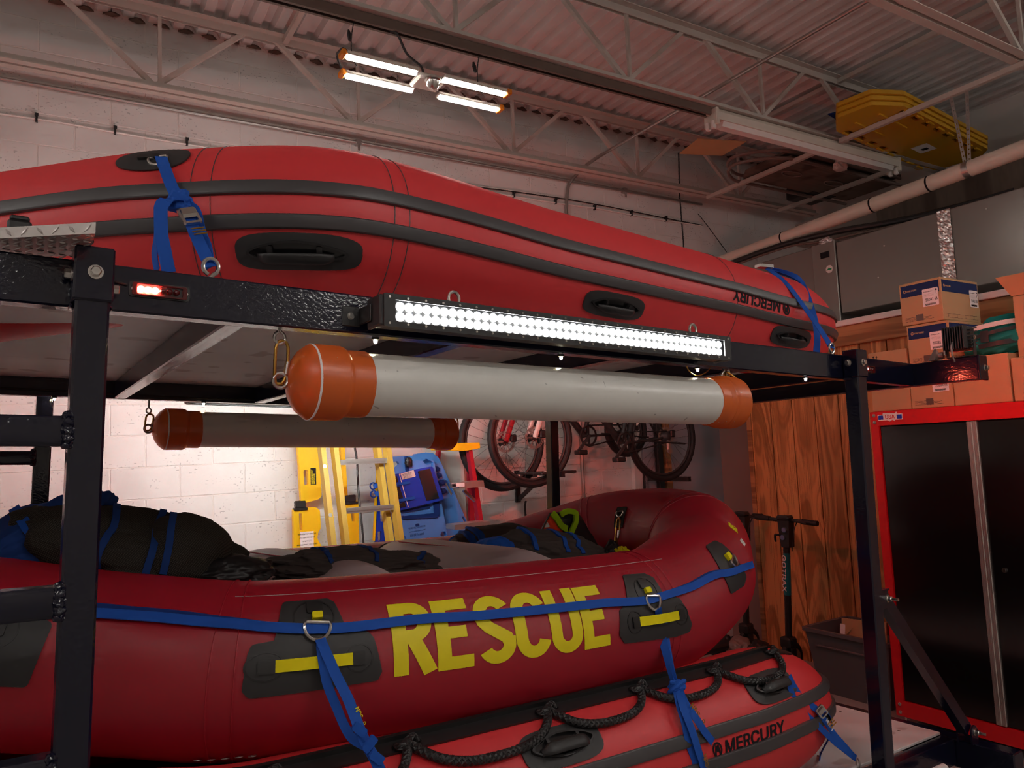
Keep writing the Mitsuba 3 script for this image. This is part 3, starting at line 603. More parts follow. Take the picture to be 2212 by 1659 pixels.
# ---------------------------------------------------------------- light bars
def light_bar(x0, x1, yf, zc, s, label, power, weight):
    """s = -1 faces the viewer, +1 faces the back wall; yf is the rail face it is bracketed to."""
    t = thing('light_bar', label, 'light bar'); h = .0385; yb, y1 = yf + s * .045, yf + s * .118
    put(t, 'housing', box((x0, yb, zc - h + .004), (x1, y1 - s * .006, zc + h - .004), .004), M_BLACKSATIN, frame='T')
    fr = sg.box(x0, zc - h, x1, zc + h).buffer(.003).difference(sg.box(x0 + .028, zc - .027, x1 - .028, zc + .027))
    put(t, 'bezel', lay(prism(fr, .006), (0, y1, 0), (1, 0, 0), (0, 0, 1), (0, s, 0)), M_BLACKSATIN, frame='T')
    put(t, 'reflector', box((x0 + .026, y1 - s * .012, zc - .028), (x1 - .026, y1 - s * .008, zc + .028)), M_CHROME, frame='T')
    n = 48; step = (x1 - x0 - .066) / n
    dome = lathe([(0, .0), (.0123, .0), (.0118, .003), (.0078, .0062), (0, .0075)], (0, 0, 0), (0, s, 0), 14)
    for k in range(n):
        for dz in (-.0128, .0128):
            put(t, 'diode', lay(dome, (x0 + .033 + (k + .5) * step, y1 - s * .007, zc + dz), (1, 0, 0), (0, 1, 0), (0, 0, 1)), M_WHITE, frame='T', emit=np.array([.96, 1.0, .97]) * power, weight=weight)
    for e, sx in ((x0, -1), (x1, 1)):
        put(t, 'end_cap', box((e - .012 * (sx < 0), yb - s * .004, zc - h - .001), (e + .012 * (sx > 0), y1 + s * .001, zc + h + .001), .004), M_BLACKSATIN, frame='T')
        b = put(t, 'bracket', cat(box((e + sx * .014, yf, zc - .026), (e + sx * .062, yf + s * .004, zc + .026), .003), box((e + sx * .013, yf, zc - .022), (e + sx * .018, yf + s * .075, zc + .022), .002)), M_BLACK, frame='T')
        put(b, 'screw', bolt((e + sx * .040, yf + s * .004, zc), (0, s, 0), .007, .006), M_CHROME, frame='T')
    for k in range(26):
        for dz in (-.033, .033):
            put(t, 'bezel_screw', disc((x0 + .012 + k * (x1 - x0 - .024) / 25, y1 + s * .006, zc + dz), (0, s, 0), .0032, .0016, 8), M_CHROME, frame='T')
    return t
light_bar(.782, 2.060, 1.80, .404, -1, 'lit double-row light bar on the near top rail above the big white tube', FLOOD, .02)
light_bar(.782, 2.060, 3.82, .402, 1, 'lit light bar on the far top rail turned to the block wall', FLOOD_WALL, .06)

# ---------------------------------------------------------------- red warning lights on the rails
def warn_light(x0, yf, zc, s, label, lit=3):
    t = thing('warning_light', label, 'warning light', None); L, h = .124, .017
    put(t, 'base', lay(prism(rrect(L, 2 * h, .006), .004), (x0 + L / 2, yf, zc), (1, 0, 0), (0, 0, 1), (0, s, 0)), M_BLACK, frame='T')
    put(t, 'bezel', lay(prism(rrect(L - .012, 2 * h - .006, .004).difference(rrect(L - .030, 2 * h - .012, .004)), .009), (x0 + L / 2, yf, zc), (1, 0, 0), (0, 0, 1), (0, s, 0)), M_DEADLED, frame='T')
    for k in range(6):
        dm = lathe([(0, 0), (.0068, 0), (.0064, .004), (.0035, .0075), (0, .0085)], (x0 + .023 + k * .0145, yf + s * .006, zc), (0, s, 0), 14)
        if k < lit: put(t, 'lit_diode', dm, M_WHITE, frame='T', emit=np.array([1.0, .085, .05]) * RED_ON * (1 if s < 0 else 3.0), weight=.25)
        else: put(t, 'diode', dm, M_DEADLED, frame='T')
    for x in (x0 + .007, x0 + L - .007): put(t, 'screw', disc((x, yf + s * .004, zc), (0, s, 0), .0035, .002, 8), M_CHROME, frame='T')
    put(t, 'cable', tube(smooth_path([(x0 - .004, yf + s * .004, zc + .006), (x0 - .018, yf + s * .006, zc + .009), (x0 - .04, yf + s * .004, zc + .011)], 8), .0025, 6), M_BLACK, frame='T')
warn_light(.232, 1.80, .414, -1, 'brightly lit red warning light on the rail beside the left post')
warn_light(3.03, 1.80, .413, -1, 'lit red warning light on the rail just right of the right post')
warn_light(.255, 3.82, .412, 1, 'lit red warning light on the far rail, turned to the wall at left', 6)
warn_light(3.02, 3.82, .412, 1, 'lit red warning light on the far rail, turned to the window', 6)

for y0, lab in ((1.60, 'lit red warning light on the end of the trailer arm, turned to the boxes'), (3.55, 'lit red warning light on the far end of the trailer, turned to the wood wall')):
    t = thing('warning_light', lab, 'warning light')
    put(t, 'base', lay(prism(rrect(.124, .034, .006), .004), (3.525, y0 + .062, .412), (0, 1, 0), (0, 0, 1)), M_BLACK, frame='T')
    for k in range(6): put(t, 'lit_diode', lathe([(0, 0), (.0068, 0), (.0064, .004), (.0035, .0075), (0, .0085)], (3.531, y0 + .023 + k * .0145, .412), (1, 0, 0), 14), M_WHITE, frame='T', emit=np.array([1.0, .085, .05]) * RED_ON * 1.5, weight=.2)
    put(t, 'screw', disc((3.529, y0 + .007, .412), (1, 0, 0), .0035, .002, 8), M_CHROME, frame='T')
# small warm marker bulbs hung under the rails
for (x, y, lab) in (((0.8256, 1.83, 0.3565)[0], 1.83, 'lit warm marker bulb under the near rail above the orange cap of the big tube'), ((1.4478, 1.83, 0.3552)[0], 1.83, 'lit warm marker bulb under the near rail above the middle of the big white tube'), ((2.0652, 1.83, 0.3543)[0], 1.83, 'lit warm marker bulb under the near rail beside the looped wire'), ((2.6989, 1.83, 0.3539)[0], 1.83, 'lit warm marker bulb under the near rail between the tube and the right post'), ((0.2168, 3.775, 0.3501)[0], 3.775, 'lit warm marker bulb under the far rail beside the far left post'), ((0.825, 3.775, 0.3519)[0], 3.775, 'dim warm marker bulb under the far rail above the smaller tube')):
    t = thing('marker_light', lab, 'marker light', 'marker lights under the trailer rails')
    put(t, 'holder', disc((x, y, RB - .006), (0, 0, 1), .010, .006, 14), M_BLACK, frame='T')
    put(t, 'bulb', lathe([(0, -.010), (.0035, -.009), (.0052, -.004), (.005, 0), (0, .001)], (x, y, RB - .007), (0, 0, 1), 12), M_BULB, frame='T', emit=np.array([1.0, .78, .42]) * MARKER * (.4 if y > 3 and x > .5 else 1), weight=.08)
# black finned floodlight clamped on the arm
t = thing('flood_light', 'black finned flood light on the end of the trailer arm before the boxes', 'flood light')
fx, fy, fz = 3.50, 1.60, .548
put(t, 'body', box((fx - .025, fy - .045, fz - .052), (fx + .05, fy + .045, fz + .052), .006), M_BLACK, frame='T')
for k in range(9): put(t, 'fin', box((fx - .060, fy - .046 + k * .0105, fz - .05), (fx - .022, fy - .041 + k * .0105, fz + .05), .001), M_BLACK, frame='T', smooth=False)
for k in range(6): put(t, 'fin', slab([(fx - .02, fy - .058, fz - .046 + k * .015), (fx + .045, fy - .058, fz - .030 + k * .015), (fx + .045, fy - .044, fz - .030 + k * .015), (fx - .02, fy - .044, fz - .046 + k * .015)], (-.2, 0, 1), .004), M_BLACK, frame='T', smooth=False)
put(t, 'bracket', cat(box((fx - .02, fy - .02, RT), (fx + .03, fy + .02, RT + .006), .001), box((fx - .0, fy - .06, RT + .004), (fx + .02, fy - .054, fz), .001), box((fx, fy + .054, RT + .004), (fx + .02, fy + .06, fz), .001), box((fx, fy - .06, RT + .004), (fx + .02, fy + .06, RT + .009), .001)), M_BLACK, frame='T')
put(t, 'bolt', bolt((fx + .01, fy - .06, fz), (0, -1, 0), .007, .006), M_CHROME, frame='T')
put(t, 'cable', tube(smooth_path([(fx - .06, fy, fz - .02), (fx - .075, fy, fz - .05), (fx - .055, fy, RT - .02)], 12), .004, 6), M_EMT, frame='T')

# ---------------------------------------------------------------- the two capped storage tubes slung under the rails
def capped_tube(x0, x1, y, z, label, tilt=0.0):
    t = thing('storage_tube', label, 'tube'); r = .0825
    ax = unit((x1 - x0, 0, tilt)); o = np.array([x0, y, z])
    L = np.linalg.norm((x1 - x0, tilt))
    put(t, 'pipe', lathe([(0, .15), (r, .15), (r, L - .13), (0, L - .13)], o, ax, 48), M_PVC, frame='T')
    prof = [(0, 0), (.030, .003), (.056, .013), (.078, .029), (.0905, .045), (.0950, .052), (.0955, .056), (.0955, .126), (.0935, .133), (.0868, .142), (.0862, .150), (.0862, .196), (.0850, .199), (.0825, .200)]
    put(t, 'cap', lathe(prof, o, ax, 64), M_CAP, frame='T', smooth=24)
    put(t, 'worn_edge', lathe([(.0945, .0510), (.0962, .0525), (.0962, .0550), (.0955, .0565)], o, ax, 64), M_LABEL, frame='T')
    rp = [(0, L - .0), (.050, L - .001), (.082, L - .008), (.0935, L - .022), (.0955, L - .04), (.0955, L - .088), (.0935, L - .092), (.0905, L - .096), (.0935, L - .100), (.0940, L - .106), (.0880, L - .118), (.0862, L - .124), (.0862, L - .160), (.0850, L - .163), (.0825, L - .164)]
    put(t, 'cap', lathe(rp[::-1], o, ax, 64), M_CAP, frame='T', smooth=24)
    def ringe(c, nrm, up):
        a = np.linspace(0, 2 * np.pi, 24, endpoint=False); return tube([c + up * .018 * math.sin(q) + unit(np.cross(nrm, up)) * .017 * math.cos(q) for q in a], .0048, 8, True)
    put(t, 'end_eye', ringe(o - ax * .016, np.array([0, 1.0, 0]), np.array([0, 0, 1.0])), M_CHROME, frame='T')
    put(t, 'end_eye', ringe(o + ax * (L - .045) + np.array([0, 0, .108]), np.array([0, 1.0, 0]), np.array([0, 0, 1.0])), M_CHROME, frame='T')
    return o, ax, L
def carabiner(top, bot, label, m=M_BRASS, w=.022, r=.0042, ax=None, gate=True, frame='T', group=None):
    t = thing('carabiner', label, 'carabiner', group)
    top, bot = np.asarray(top, float), np.asarray(bot, float); up = unit(top - bot); H = np.linalg.norm(top - bot); ax = unit(np.asarray(ax if ax is not None else (0, 1.0, 0), float)); ax = unit(ax - up * (ax @ up))
    loop = [(-.35, .0), (.15, -.01), (.55, .08), (.80, .3), (.92, .62), (.90, .85), (.55, .99), (.1, 1.01), (-.25, .95), (-.5, .8), (-.52, .5), (-.5, .15)]
    P = np.array([bot + ax * a * w + up * b * H for a, b in loop]); P = np.vstack([P, P[:1]]); P = smooth_path(P, 60)[:-1]
    put(t, 'body', tube(P, r, 8, True), m, frame=frame)
    if gate: put(t, 'lock_sleeve', rod(bot + ax * .72 * w + up * .22 * H, bot + ax * .90 * w + up * .52 * H, r * 1.6, 10), M_CHROME, frame=frame)
TY1, TY2, XR1, XR2 = 1.83, 3.74, 2.262, 2.165
o1, a1, L1 = capped_tube(.592, XR1, TY1, .2335, 'big white storage tube with orange caps slung under the near rail', .006)
o2, a2, L2 = capped_tube(.600, XR2, TY2, .2270, 'smaller-looking white storage tube with orange caps slung under the far rail')
single('hook_bolt', eye_mesh((.572, TY1, RB), .013, .004, (0, 0, -1)), M_CHROME, 'steel eye under the near rail holding the gold carabiner at left', 'eye bolt', frame='T')
carabiner((.574, TY1, RB - .030), (.572, TY1, .226), 'gold carabiner holding the left end of the big white tube', ax=(1, 0, 0))
single('hook_bolt', eye_mesh((2.205, TY1 - .0, RB), .013, .004, (0, 0, -1)), M_CHROME, 'steel eye under the near rail above the right cap of the big tube', 'eye bolt', frame='T')
carabiner((2.20, TY1 - .01, RB - .018), (2.235, TY1 - .03, .318), 'gold carabiner looped over the right cap of the big white tube', ax=(1, 0, 0), gate=False)
single('hook_bolt', cat(rod((.583, TY2, RB), (.583, TY2, RB - .04), .004), eye_mesh((.583, TY2, RB - .035), .010, .0035, (0, 0, -1))), M_CHROME, 'long steel eye under the far rail holding the smaller tube', 'eye bolt', frame='T')
carabiner((.585, TY2, RB - .068), (.580, TY2, .219), 'dark gold carabiner holding the left end of the smaller tube', ax=(1, 0, 0), m=M_BRASS)
carabiner((2.16, TY2 - .01, RB - .03), (2.175, TY2 - .02, .26), 'dark gold carabiner at the right end of the smaller tube beside the bicycle wheel', ax=(1, 0, 0), gate=False)

# diamond-plate tread and its black clamp on the left end of the rail
t = thing('tread_plate', 'diamond-plate aluminium step lying over the rail at the far left edge', 'step plate')
A_, B_ = np.array((0.147, 1.62, 0.4957)), np.array((-0.0505, 1.8, 0.4989)); D_ = np.array((0.1579, 1.86, 0.503)); C_ = B_ + (D_ - A_)
n_ = unit(np.cross(B_ - A_, D_ - A_)); n_ = n_ if n_[2] > 0 else -n_
put(t, 'plate', slab([A_ - n_ * .022, B_ - n_ * .022, C_ - n_ * .01, D_ - n_ * .01], n_, .004), M_TREAD, frame='T', smooth=False)
put(t, 'lip', slab([A_ - n_ * .022, B_ - n_ * .022, B_, A_], unit(D_ - A_), .004), M_TREAD, frame='T', smooth=False)
put(t, 'end_lip', slab([A_ - n_ * .022, A_, D_, D_ - n_ * .012], unit(B_ - A_), .004), M_TREAD, frame='T', smooth=False)
ex_, ey_ = unit(B_ - A_), unit(D_ - A_); W_, H_ = np.linalg.norm(B_ - A_), np.linalg.norm(D_ - A_)
def lozenges(o, ax, ay, n, w, h, pitch):
    out = []; k = 0
    for i in range(int(w / pitch)):
        for j in range(max(1, int(h / pitch))):
            a = np.pi / 4 if (i + j) % 2 else -np.pi / 4; c = o + ax * (i + .5) * pitch + ay * (j + .5) * (pitch if h > pitch else h)
            u_, w_ = ax * math.cos(a) + ay * math.sin(a), -ax * math.sin(a) + ay * math.cos(a); L_ = min(pitch * .58, h * .55)
            out.append(hull([c + u_ * x + w_ * y + n * z for x, y, z in ((-L_, 0, 0), (L_, 0, 0), (0, L_ * .28, 0), (0, -L_ * .28, 0), (-L_ * .55, 0, .0022), (L_ * .55, 0, .0022), (0, L_ * .12, .0024), (0, -L_ * .12, .0024))]))
    return cat(*out)
put(t, 'lozenge_tread', lozenges(A_ - n_ * .022, ex_, ey_, -n_, W_, H_, .026), M_TREAD, frame='T', kind='stuff')
put(t, 'lip_tread', lozenges(A_ - n_ * .022, ex_, n_, -ey_, W_, .022, .034), M_TREAD, frame='T', kind='stuff')
t = thing('plate_latch', 'black latch with a bent rod handle on the diamond-plate step', 'latch')
q_ = np.array((0.0279, 1.85, 0.5314))
put(t, 'block', box(q_ + [-.022, 0, -.012], q_ + [.022, .03, .016], .005), M_BLACK, frame='T')
put(t, 'cap', box(q_ + [-.018, .002, .014], q_ + [.018, .028, .026], .004), M_BLACK, frame='T')
put(t, 'handle', tube(smooth_path([q_ + [.02, .01, -.008], q_ + [.06, .01, .004], q_ + [.12, .015, .006], q_ + [.135, .02, -.003], q_ + [.12, .03, -.012]], 24), .006, 8), M_BLACK, frame='T')

# ---------------------------------------------------------------- boats
D2 = math.pi / 180
def tube_mesh(tb, k=72, step=1, close=False):
    s = tb.s[::step]; th = np.linspace(0, 2 * np.pi, k, endpoint=False); n = len(s)
    V = tb.surf(s[:, None] + 0 * th, th + 0 * s[:, None]).reshape(-1, 3); F = []
    for i in range(n - 1):
        for q in range(k):
            r = (q + 1) % k; F += [(i * k + q, (i + 1) * k + r, i * k + r), (i * k + q, (i + 1) * k + q, (i + 1) * k + r)]
    return V, np.array(F)[:, ::-1]
def wrap(shape, tb, s0, th0, thick, off=.0012, res=.014, half_turn=False):
    """Lays a flat outline (x along the tube, y round it, metres) or a flat mesh onto the skin of an inflated tube."""
    if isinstance(shape, (sg.Polygon, sg.MultiPolygon)): v, f = arr(prism(shape, thick, res))
    else: v, f = arr(shape)
    x, y = (-v[:, 0], -v[:, 1]) if half_turn else (v[:, 0], v[:, 1])
    return tb.surf(s0 + x, th0 * D2 + y / tb.r, off + v[:, 2]), f
def skin_poly(pts, tb, r=.012):
    """Outline points (s, degrees) on a tube -> polygon in (s, arc) metres."""
    return rpoly([(s, a * D2 * tb.r) for s, a in pts], r)
def spot(tb, s, a, off=0.0):
    p = tb.surf(s, a * D2, off); e = 1e-3
    ts = unit(tb.surf(s + e, a * D2, off) - tb.surf(s - e, a * D2, off)); ta = unit(tb.surf(s, a * D2 + e, off) - tb.surf(s, a * D2 - e, off))
    return p, ts, ta, unit(np.cross(ts, ta))
def strap_on(tb, pts, w, off=.004, n=80, t=.0016):
    q = smooth_path([(s, a, 0) for s, a in pts], n); P = tb.surf(q[:, 0], q[:, 1] * D2, off)
    N = unit(tb.surf(q[:, 0], q[:, 1] * D2, off + .05) - P); Tn = unit(np.gradient(P, axis=0))
    return ribbon(P, np.cross(N, Tn), w, t)
def seam(tb, s, a0, a1, r=.0022): 
    a = np.linspace(a0, a1, 40) * D2; return tube(tb.surf(np.full(40, s), a, 0.0006), r, 5)
def strake(tb, s0, s1, a, w, t, a_end=None):
    """A rub strake: a thick flat band along the tube, round its end when the tube ends in a dome."""
    n = 220; s = np.linspace(s0, s1, n); h = tb.r * math.sin(a * D2); R = tb.rad(s)
    th = np.arcsin(np.clip(h / np.maximum(R, abs(h) + 1e-4), -.999, .999)); P = tb.surf(s, th, 0.0)
    ok = R > abs(h) * 1.05; P, s, th = P[ok], s[ok], th[ok]
    N = unit(tb.surf(s, th, .05) - tb.surf(s, th, 0)); 
    if tb.R[-1] < tb.r * .5:      # carry on round the tip to the inner side
        q = tb.surf(s[::-1], np.pi - th[::-1], 0.0); keep = slice(4, 60); P = np.vstack([P, q[keep]]); N = np.vstack([N, unit(tb.surf(s[::-1], np.pi - th[::-1], .05) - q)[keep]])
        for _ in range(3):
            N[1:-1] = unit(N[:-2] + 2 * N[1:-1] + N[2:])
    Tn = unit(np.gradient(P, axis=0)); N = unit(N - Tn * (N * Tn).sum(1, keepdims=True)); B = np.cross(Tn, N); h2 = w / 2
    return sweep(P, [(-h2, -.004), (h2, -.004), (h2 * .96, t * .7), (h2 * .72, t), (-h2 * .72, t), (-h2 * .96, t * .7)], B, N)
def grab_handle(parent, tb, s, a, L, H, flip=1):
    """Moulded boat handle: rubber pad, hollow lens-shaped cup and a bar bridging it."""
    h = put(parent, 'handle', wrap(rpoly(list(np.array(lens(L / 2, H / 2, 3.4).exterior.coords)[:-1]), .006), tb, s, a, .0045), M_BLACKSATIN, frame='T', label='black moulded handle')
    cup = lens(L * .40, H * .30, 1.6)
    put(h, 'cup', wrap(cup.difference(lens(L * .37, H * .25, 1.6)), tb, s, a, .012, .004), M_BLACK, frame='T')
    put(h, 'cup_floor', wrap(lens(L * .375, H * .255, 1.6), tb, s, a, .002, .0045), M_GLOSSBLACK, frame='T')
    q = np.linspace(-1, 1, 30); off = .010 + .026 * (1 - np.abs(q) ** 6); yy = -flip * .10 * H / tb.r
    P = tb.surf(s + q * L * .30, np.full(30, a * D2 + yy), off); N = unit(tb.surf(s + q * L * .30, np.full(30, a * D2 + yy), off + .05) - P); Tn = unit(np.gradient(P, axis=0))
    A = np.cross(N, Tn)
    put(h, 'grip', sweep(P, ring(H * .16, 12, .0065), A, N), M_BLACK, frame='T')
    for e in (-.19, .19):
        put(h, 'grip_post', cat(*[arr(wrap(rrect(.010, H * .34, .003), tb, s + e * L, a, .018, .004))]), M_BLACK, frame='T')
    return h
def d_ring(parent, tb, s, a, r=.026, w=.004, ang=0.0, off=.008, mat_=M_CHROME):
    p, ts, ta, n = spot(tb, s, a, off); c, k = math.cos(ang * D2), math.sin(ang * D2); X, Y = ts * c + ta * k, -ts * k + ta * c
    Y = unit(Y + n * .15)
    t = np.linspace(np.pi, 2 * np.pi, 24); loop = np.vstack([[p + X * r * math.cos(q) + Y * r * 1.15 * math.sin(q) for q in t], [p + X * r * .85 + Y * r * .22, p - X * r * .85 + Y * r * .22]])
    return put(parent, 'd_ring', tube(loop, w, 8, True), mat_, frame='T')

# --- the two matching outboard boats
def boat_text(parent, tb, s, a, h, half_turn, wd=.30):
    w = text('MERCURY', h, .0012, True, slant=.22, width=wd); g = -1 if half_turn else 1
    v, f = w
    rd = sg.Point(0, 0).buffer(h * .62).difference(sg.Point(0, 0).buffer(h * .46))
    mm = sg.LineString([(-h * .30, -h * .33), (-h * .12, h * .30), (0, -h * .12), (h * .16, h * .30), (h * .28, -h * .33)]).buffer(h * .085)
    lg = put(parent, 'emblem', wrap(sg.MultiPolygon([rd, mm]) if not rd.intersects(mm) else rd.union(mm), tb, s + g * h * .62, a + g * h * .5 / tb.r / D2, .0012, half_turn=half_turn), M_INK, frame='T')
    lg = put(parent, 'lettering', wrap((v + [h * 1.6, 0, 0], f), tb, s, a, .001, half_turn=half_turn), M_INK, frame='T', label='black lettering')
B1 = thing('inflatable_boat', 'red inflatable boat stowed upside down on the top tier above the light bar', 'inflatable boat', 'matching red inflatable boats')
put(B1, 'tube', tube_mesh(TOP), M_RED, frame='T', smooth=True)
put(B1, 'strake', strake(TOP, .02, TOP.L, 10.5, .040, .012), M_STRAKE, frame='T', smooth=40)
put(B1, 'strake', strake(TOP, .02, TOP.L, -11.0, .040, .012), M_STRAKE, frame='T', smooth=40)
for s, L, H in ((1.685, .235, .098), (2.735, .30, .088), (3.875, .30, .088)): grab_handle(B1, TOP, s, -29.5 if s < 3.5 else -26.5, L, H)
boat_text(B1, TOP, 3.835, 6.6, .042, True, .345)
for s in (1.47, 1.52, 1.86, 1.90, 3.45): put(B1, 'seam', seam(TOP, s, -60, 120, .0012), M_STRAKE, frame='T')
pd = put(B1, 'ring_patch', wrap(lens(.088, .058, 2.2), TOP, 1.362, 41, .004), M_BLACKSATIN, frame='T')
put(pd, 'ring_bar', wrap(rrect(.05, .018, .006), TOP, 1.35, 40, .012), M_BLACK, frame='T')
d_ring(pd, TOP, 1.372, 38, .024, .004, 12)
# flat floor of the upturned hull and the tube on its far side
put(B1, 'hull_floor', hull([(x, y, z) for x, y in ((.7, 2.2), (3.25, 2.4), (3.25, 3.42), (.7, 3.36), (.0, 2.8)) for z in (.60, .66)]), M_STRAKE, frame='T')
put(B1, 'far_tube', tube(smooth_path([(-.45, 3.05, .64), (-.1, 3.25, .67), (.5, 3.45, .69), (1.4, 3.50, .69), (2.6, 3.52, .69), (3.3, 3.52, .69)], 40), .225, 32), M_RED, frame='T', smooth=True)

B2 = thing('inflatable_boat', 'red inflatable boat with looped black grab rope, at the bottom on the white deck', 'inflatable boat', 'matching red inflatable boats')
put(B2, 'tube', tube_mesh(LOW), M_RED, frame='T', smooth=True)
put(B2, 'strake', strake(LOW, .02, LOW.L, 23.0, .042, .012), M_STRAKE, frame='T', smooth=40)
put(B2, 'strake', strake(LOW, .02, LOW.L, 1.6, .042, .012), M_STRAKE, frame='T', smooth=40)
grab_handle(B2, LOW, 2.510, 43.5, .285, .115, 1)
grab_handle(B2, LOW, 3.475, 43.0, .275, .115, 1)
boat_text(B2, LOW, 3.075, 6.4, .036, False)
put(B2, 'rope_strip', wrap(sg.box(0, -.026, 3.58, .026), LOW, .10, 73, .007, res=.03), M_BLACK, frame='T', smooth=40)
put(B2, 'rope_strip', wrap(sg.box(0, -.006, 3.57, .006), LOW, .10, 79, .020, res=.03), M_BLACK, frame='T', smooth=40)
put(B2, 'strip_end', wrap(lens(.075, .022, 2.3), LOW, 3.76, 76, .006), M_BLACK, frame='T')
put(B2, 'far_tube', tube(smooth_path([(-.5, 3.2, -.95), (.0, 3.48, -.95), (1.0, 3.5, -.95), (2.6, 3.5, -.95), (2.9, 3.5, -.95)], 30), .23, 32), M_RED, frame='T', smooth=True)
put(B2, 'floor', hull([(x, y, z) for x, y in ((.1, 2.4), (2.7, 2.2), (2.7, 3.4), (.1, 3.4)) for z in (-1.10, -1.04)]), M_STRAKE, frame='T')
for u in ((1.528, 108.7),(1.569, 106.5),(1.609, 105.7),(1.65, 104.2),(1.686, 99.0)):
    p, ts, ta, n = spot(LOW, u[0], max(u[1], 66), .012); put(B2, 'grommet', lathe([(.0055, 0), (.0105, 0), (.0105, .002), (.0055, .002), (.0055, 0)], p, n, 18), M_EMT, frame='T')
anchors = [(1.70, 70.), (2.06, 70.), (2.525, 70.), (2.905, 70.), (3.275, 70.), (3.66, 72.)]
sags = [(1.85, 44), (2.29, 46.), (2.71, 48.5), (3.09, 50.), (3.50, 47.)]
rp = thing('grab_rope', 'braided black grab rope looped along the side of the lowest red boat', 'rope')
def rope_mesh(P, r):
    P = np.asarray(P, float); Tn, A, B = frames(P); n = len(P); s = np.r_[0, np.cumsum(np.linalg.norm(np.diff(P, axis=0), axis=1))]; parts = [sweep(P, ring(r * .8, 8), A, B)]
    for q in range(6):
        ph = (1 if q % 2 else -1) * s * 120 + q * np.pi / 3; parts.append(tube(P + (A * np.cos(ph)[:, None] + B * np.sin(ph)[:, None]) * r * .68, r * .40, 5))
    return cat(*parts)
for k in range(5):
    (s0, a0), (s1, a1), (sm, am) = anchors[k], anchors[k + 1], sags[k]; P = []
    for q in np.linspace(0, 1, 150):
        skew = q ** .86; b = 1 - abs(2 * q - 1) ** 2.3
        ss = s0 + (s1 - s0) * (q + .10 * math.sin(2 * np.pi * q) * -.6); aa = (a0 + (a1 - a0) * q) * (1 - b) + am * b
        P.append(LOW.surf(ss, aa * D2, .014 + .004 * b))
    put(rp, 'loop', rope_mesh(P, .0125), M_BLACK, frame='T')
for k, (s, a) in enumerate(anchors):
    p, ts, ta, n = spot(LOW, s, a, .012)
    put(rp, 'knot', cat(rope_mesh([p + ts * .032 * math.cos(q) + n * .014 * math.sin(q) + ta * .012 * math.sin(2 * q) for q in np.linspace(0, 2 * np.pi * .95, 50)], .010), blob(p, (.014, .012, .010), k, .4, 3, 3)), M_BLACK, frame='T')

# --- the rescue raft
RA = thing('rescue_raft', 'dark red rescue raft with yellow RESCUE lettering in the middle of the trailer', 'raft')
put(RA, 'tube', tube_mesh(MID), M_RAFT, frame='T', smooth=True)
HALF = MID.s[np.argmax(MID.P[:, 0])]
put(RA, 'floor', hull([(x, y, z) for x, y in ((-.45, 2.65), (.4, 2.35), (2.3, 2.35), (2.75, 2.7), (2.72, 3.1), (2.2, 3.4), (.4, 3.4), (-.45, 3.3)) for z in (-.70, -.66)]), M_BLACK, frame='T')
def stroke(pts, w): return sg.LineString(pts).buffer(w / 2, cap_style='flat', join_style='mitre', mitre_limit=6)
def arc(cx, cy, rx, ry, a0, a1, n=24): return [(cx + rx * math.cos(q * D2), cy + ry * math.sin(q * D2)) for q in np.linspace(a0, a1, n)]
LH, LW, SW = .196, .098, .034; lo, hi = SW / 2, LH - SW / 2
letters = {
    'R': [stroke([(SW / 2, 0), (SW / 2, LH)], SW), stroke([(SW / 2, hi)] + [(SW * .6, hi)] + arc(.050, hi - .040, .031, .040, 90, -90) + [(SW / 2, hi - .080)], SW), stroke([(.046, hi - .082), (.086, 0)], SW)],
    'E': [stroke([(SW / 2, 0), (SW / 2, LH)], SW), stroke([(0, hi), (.090, hi)], SW), stroke([(0, LH / 2), (.078, LH / 2)], SW * .95), stroke([(0, lo), (.090, lo)], SW)],
    'S': [stroke(arc(.050, .139, .034, .040, 25, 180)[:-2] + [(.0165, .132), (.020, .118), (.034, .100), (.056, .084), (.078, .068), (.0835, .052)] + arc(.050, .052, .034, .036, 0, -155), SW)],
    'C': [stroke(arc(.050, .138, .034, .041, 15, 180)[:-1] + [(.016, .138), (.016, .058)] + arc(.050, .058, .034, .041, 180, 345)[1:], SW)],
    'U': [stroke([(SW / 2, LH), (SW / 2, .052)] + arc(.050, .052, .033, .036, 180, 360)[1:] + [(.083, .052), (.083, LH)], SW)]}
for k, ch in enumerate('RESCUE'):
    g = affinity.scale(shapely.union_all(letters[ch]).buffer(0), 1.17, 1.0, origin=(0, 0))
    put(RA, 'letter', wrap(g, MID, 2.070 + k * .1212, -1.6 - .55 * k, .0014, res=.010), M_YELLOW, frame='T', smooth=False)
pads = {'left': [(1.799, 50.3), (1.805, 54.8), (1.916, 55.5), (1.932, 51.7), (1.949, 34.5), (2.01, 27.8), (2.021, 24.0), (2.038, 3.0), (2.027, -2.2), (1.744, -4.5), (1.733, 0.0), (1.738, 20.2), (1.744, 26.2), (1.783, 27.8), (1.788, 33.0)],
        'right': [(2.926, 49.5), (3.032, 48.0), (3.06, 42.7), (3.065, 27.8), (3.143, 21.0), (3.182, -1.5), (3.171, -7.5), (3.093, -9.0), (2.843, -5.3), (2.821, 1.5), (2.838, 20.2), (2.882, 24.7)],
        'bow': [(3.476, 54.0), (3.537, 53.2), (3.548, 46.5), (3.559, 21.7), (3.571, 9.0), (3.537, 3.0), (3.437, 5.2), (3.437, 26.2), (3.454, 40.5)]}
P_ = {}
for k, v in pads.items(): P_[k] = put(RA, 'patch', wrap(skin_poly(v, MID, .010), MID, 0, 0, .0035, res=.012), M_BLACKSATIN, frame='T', label='black rubber patch')
sl = [(1.0, -8), (1.0, 25), (1.05, 38), (1.13, 38), (1.215, 30), (1.20, -6)]
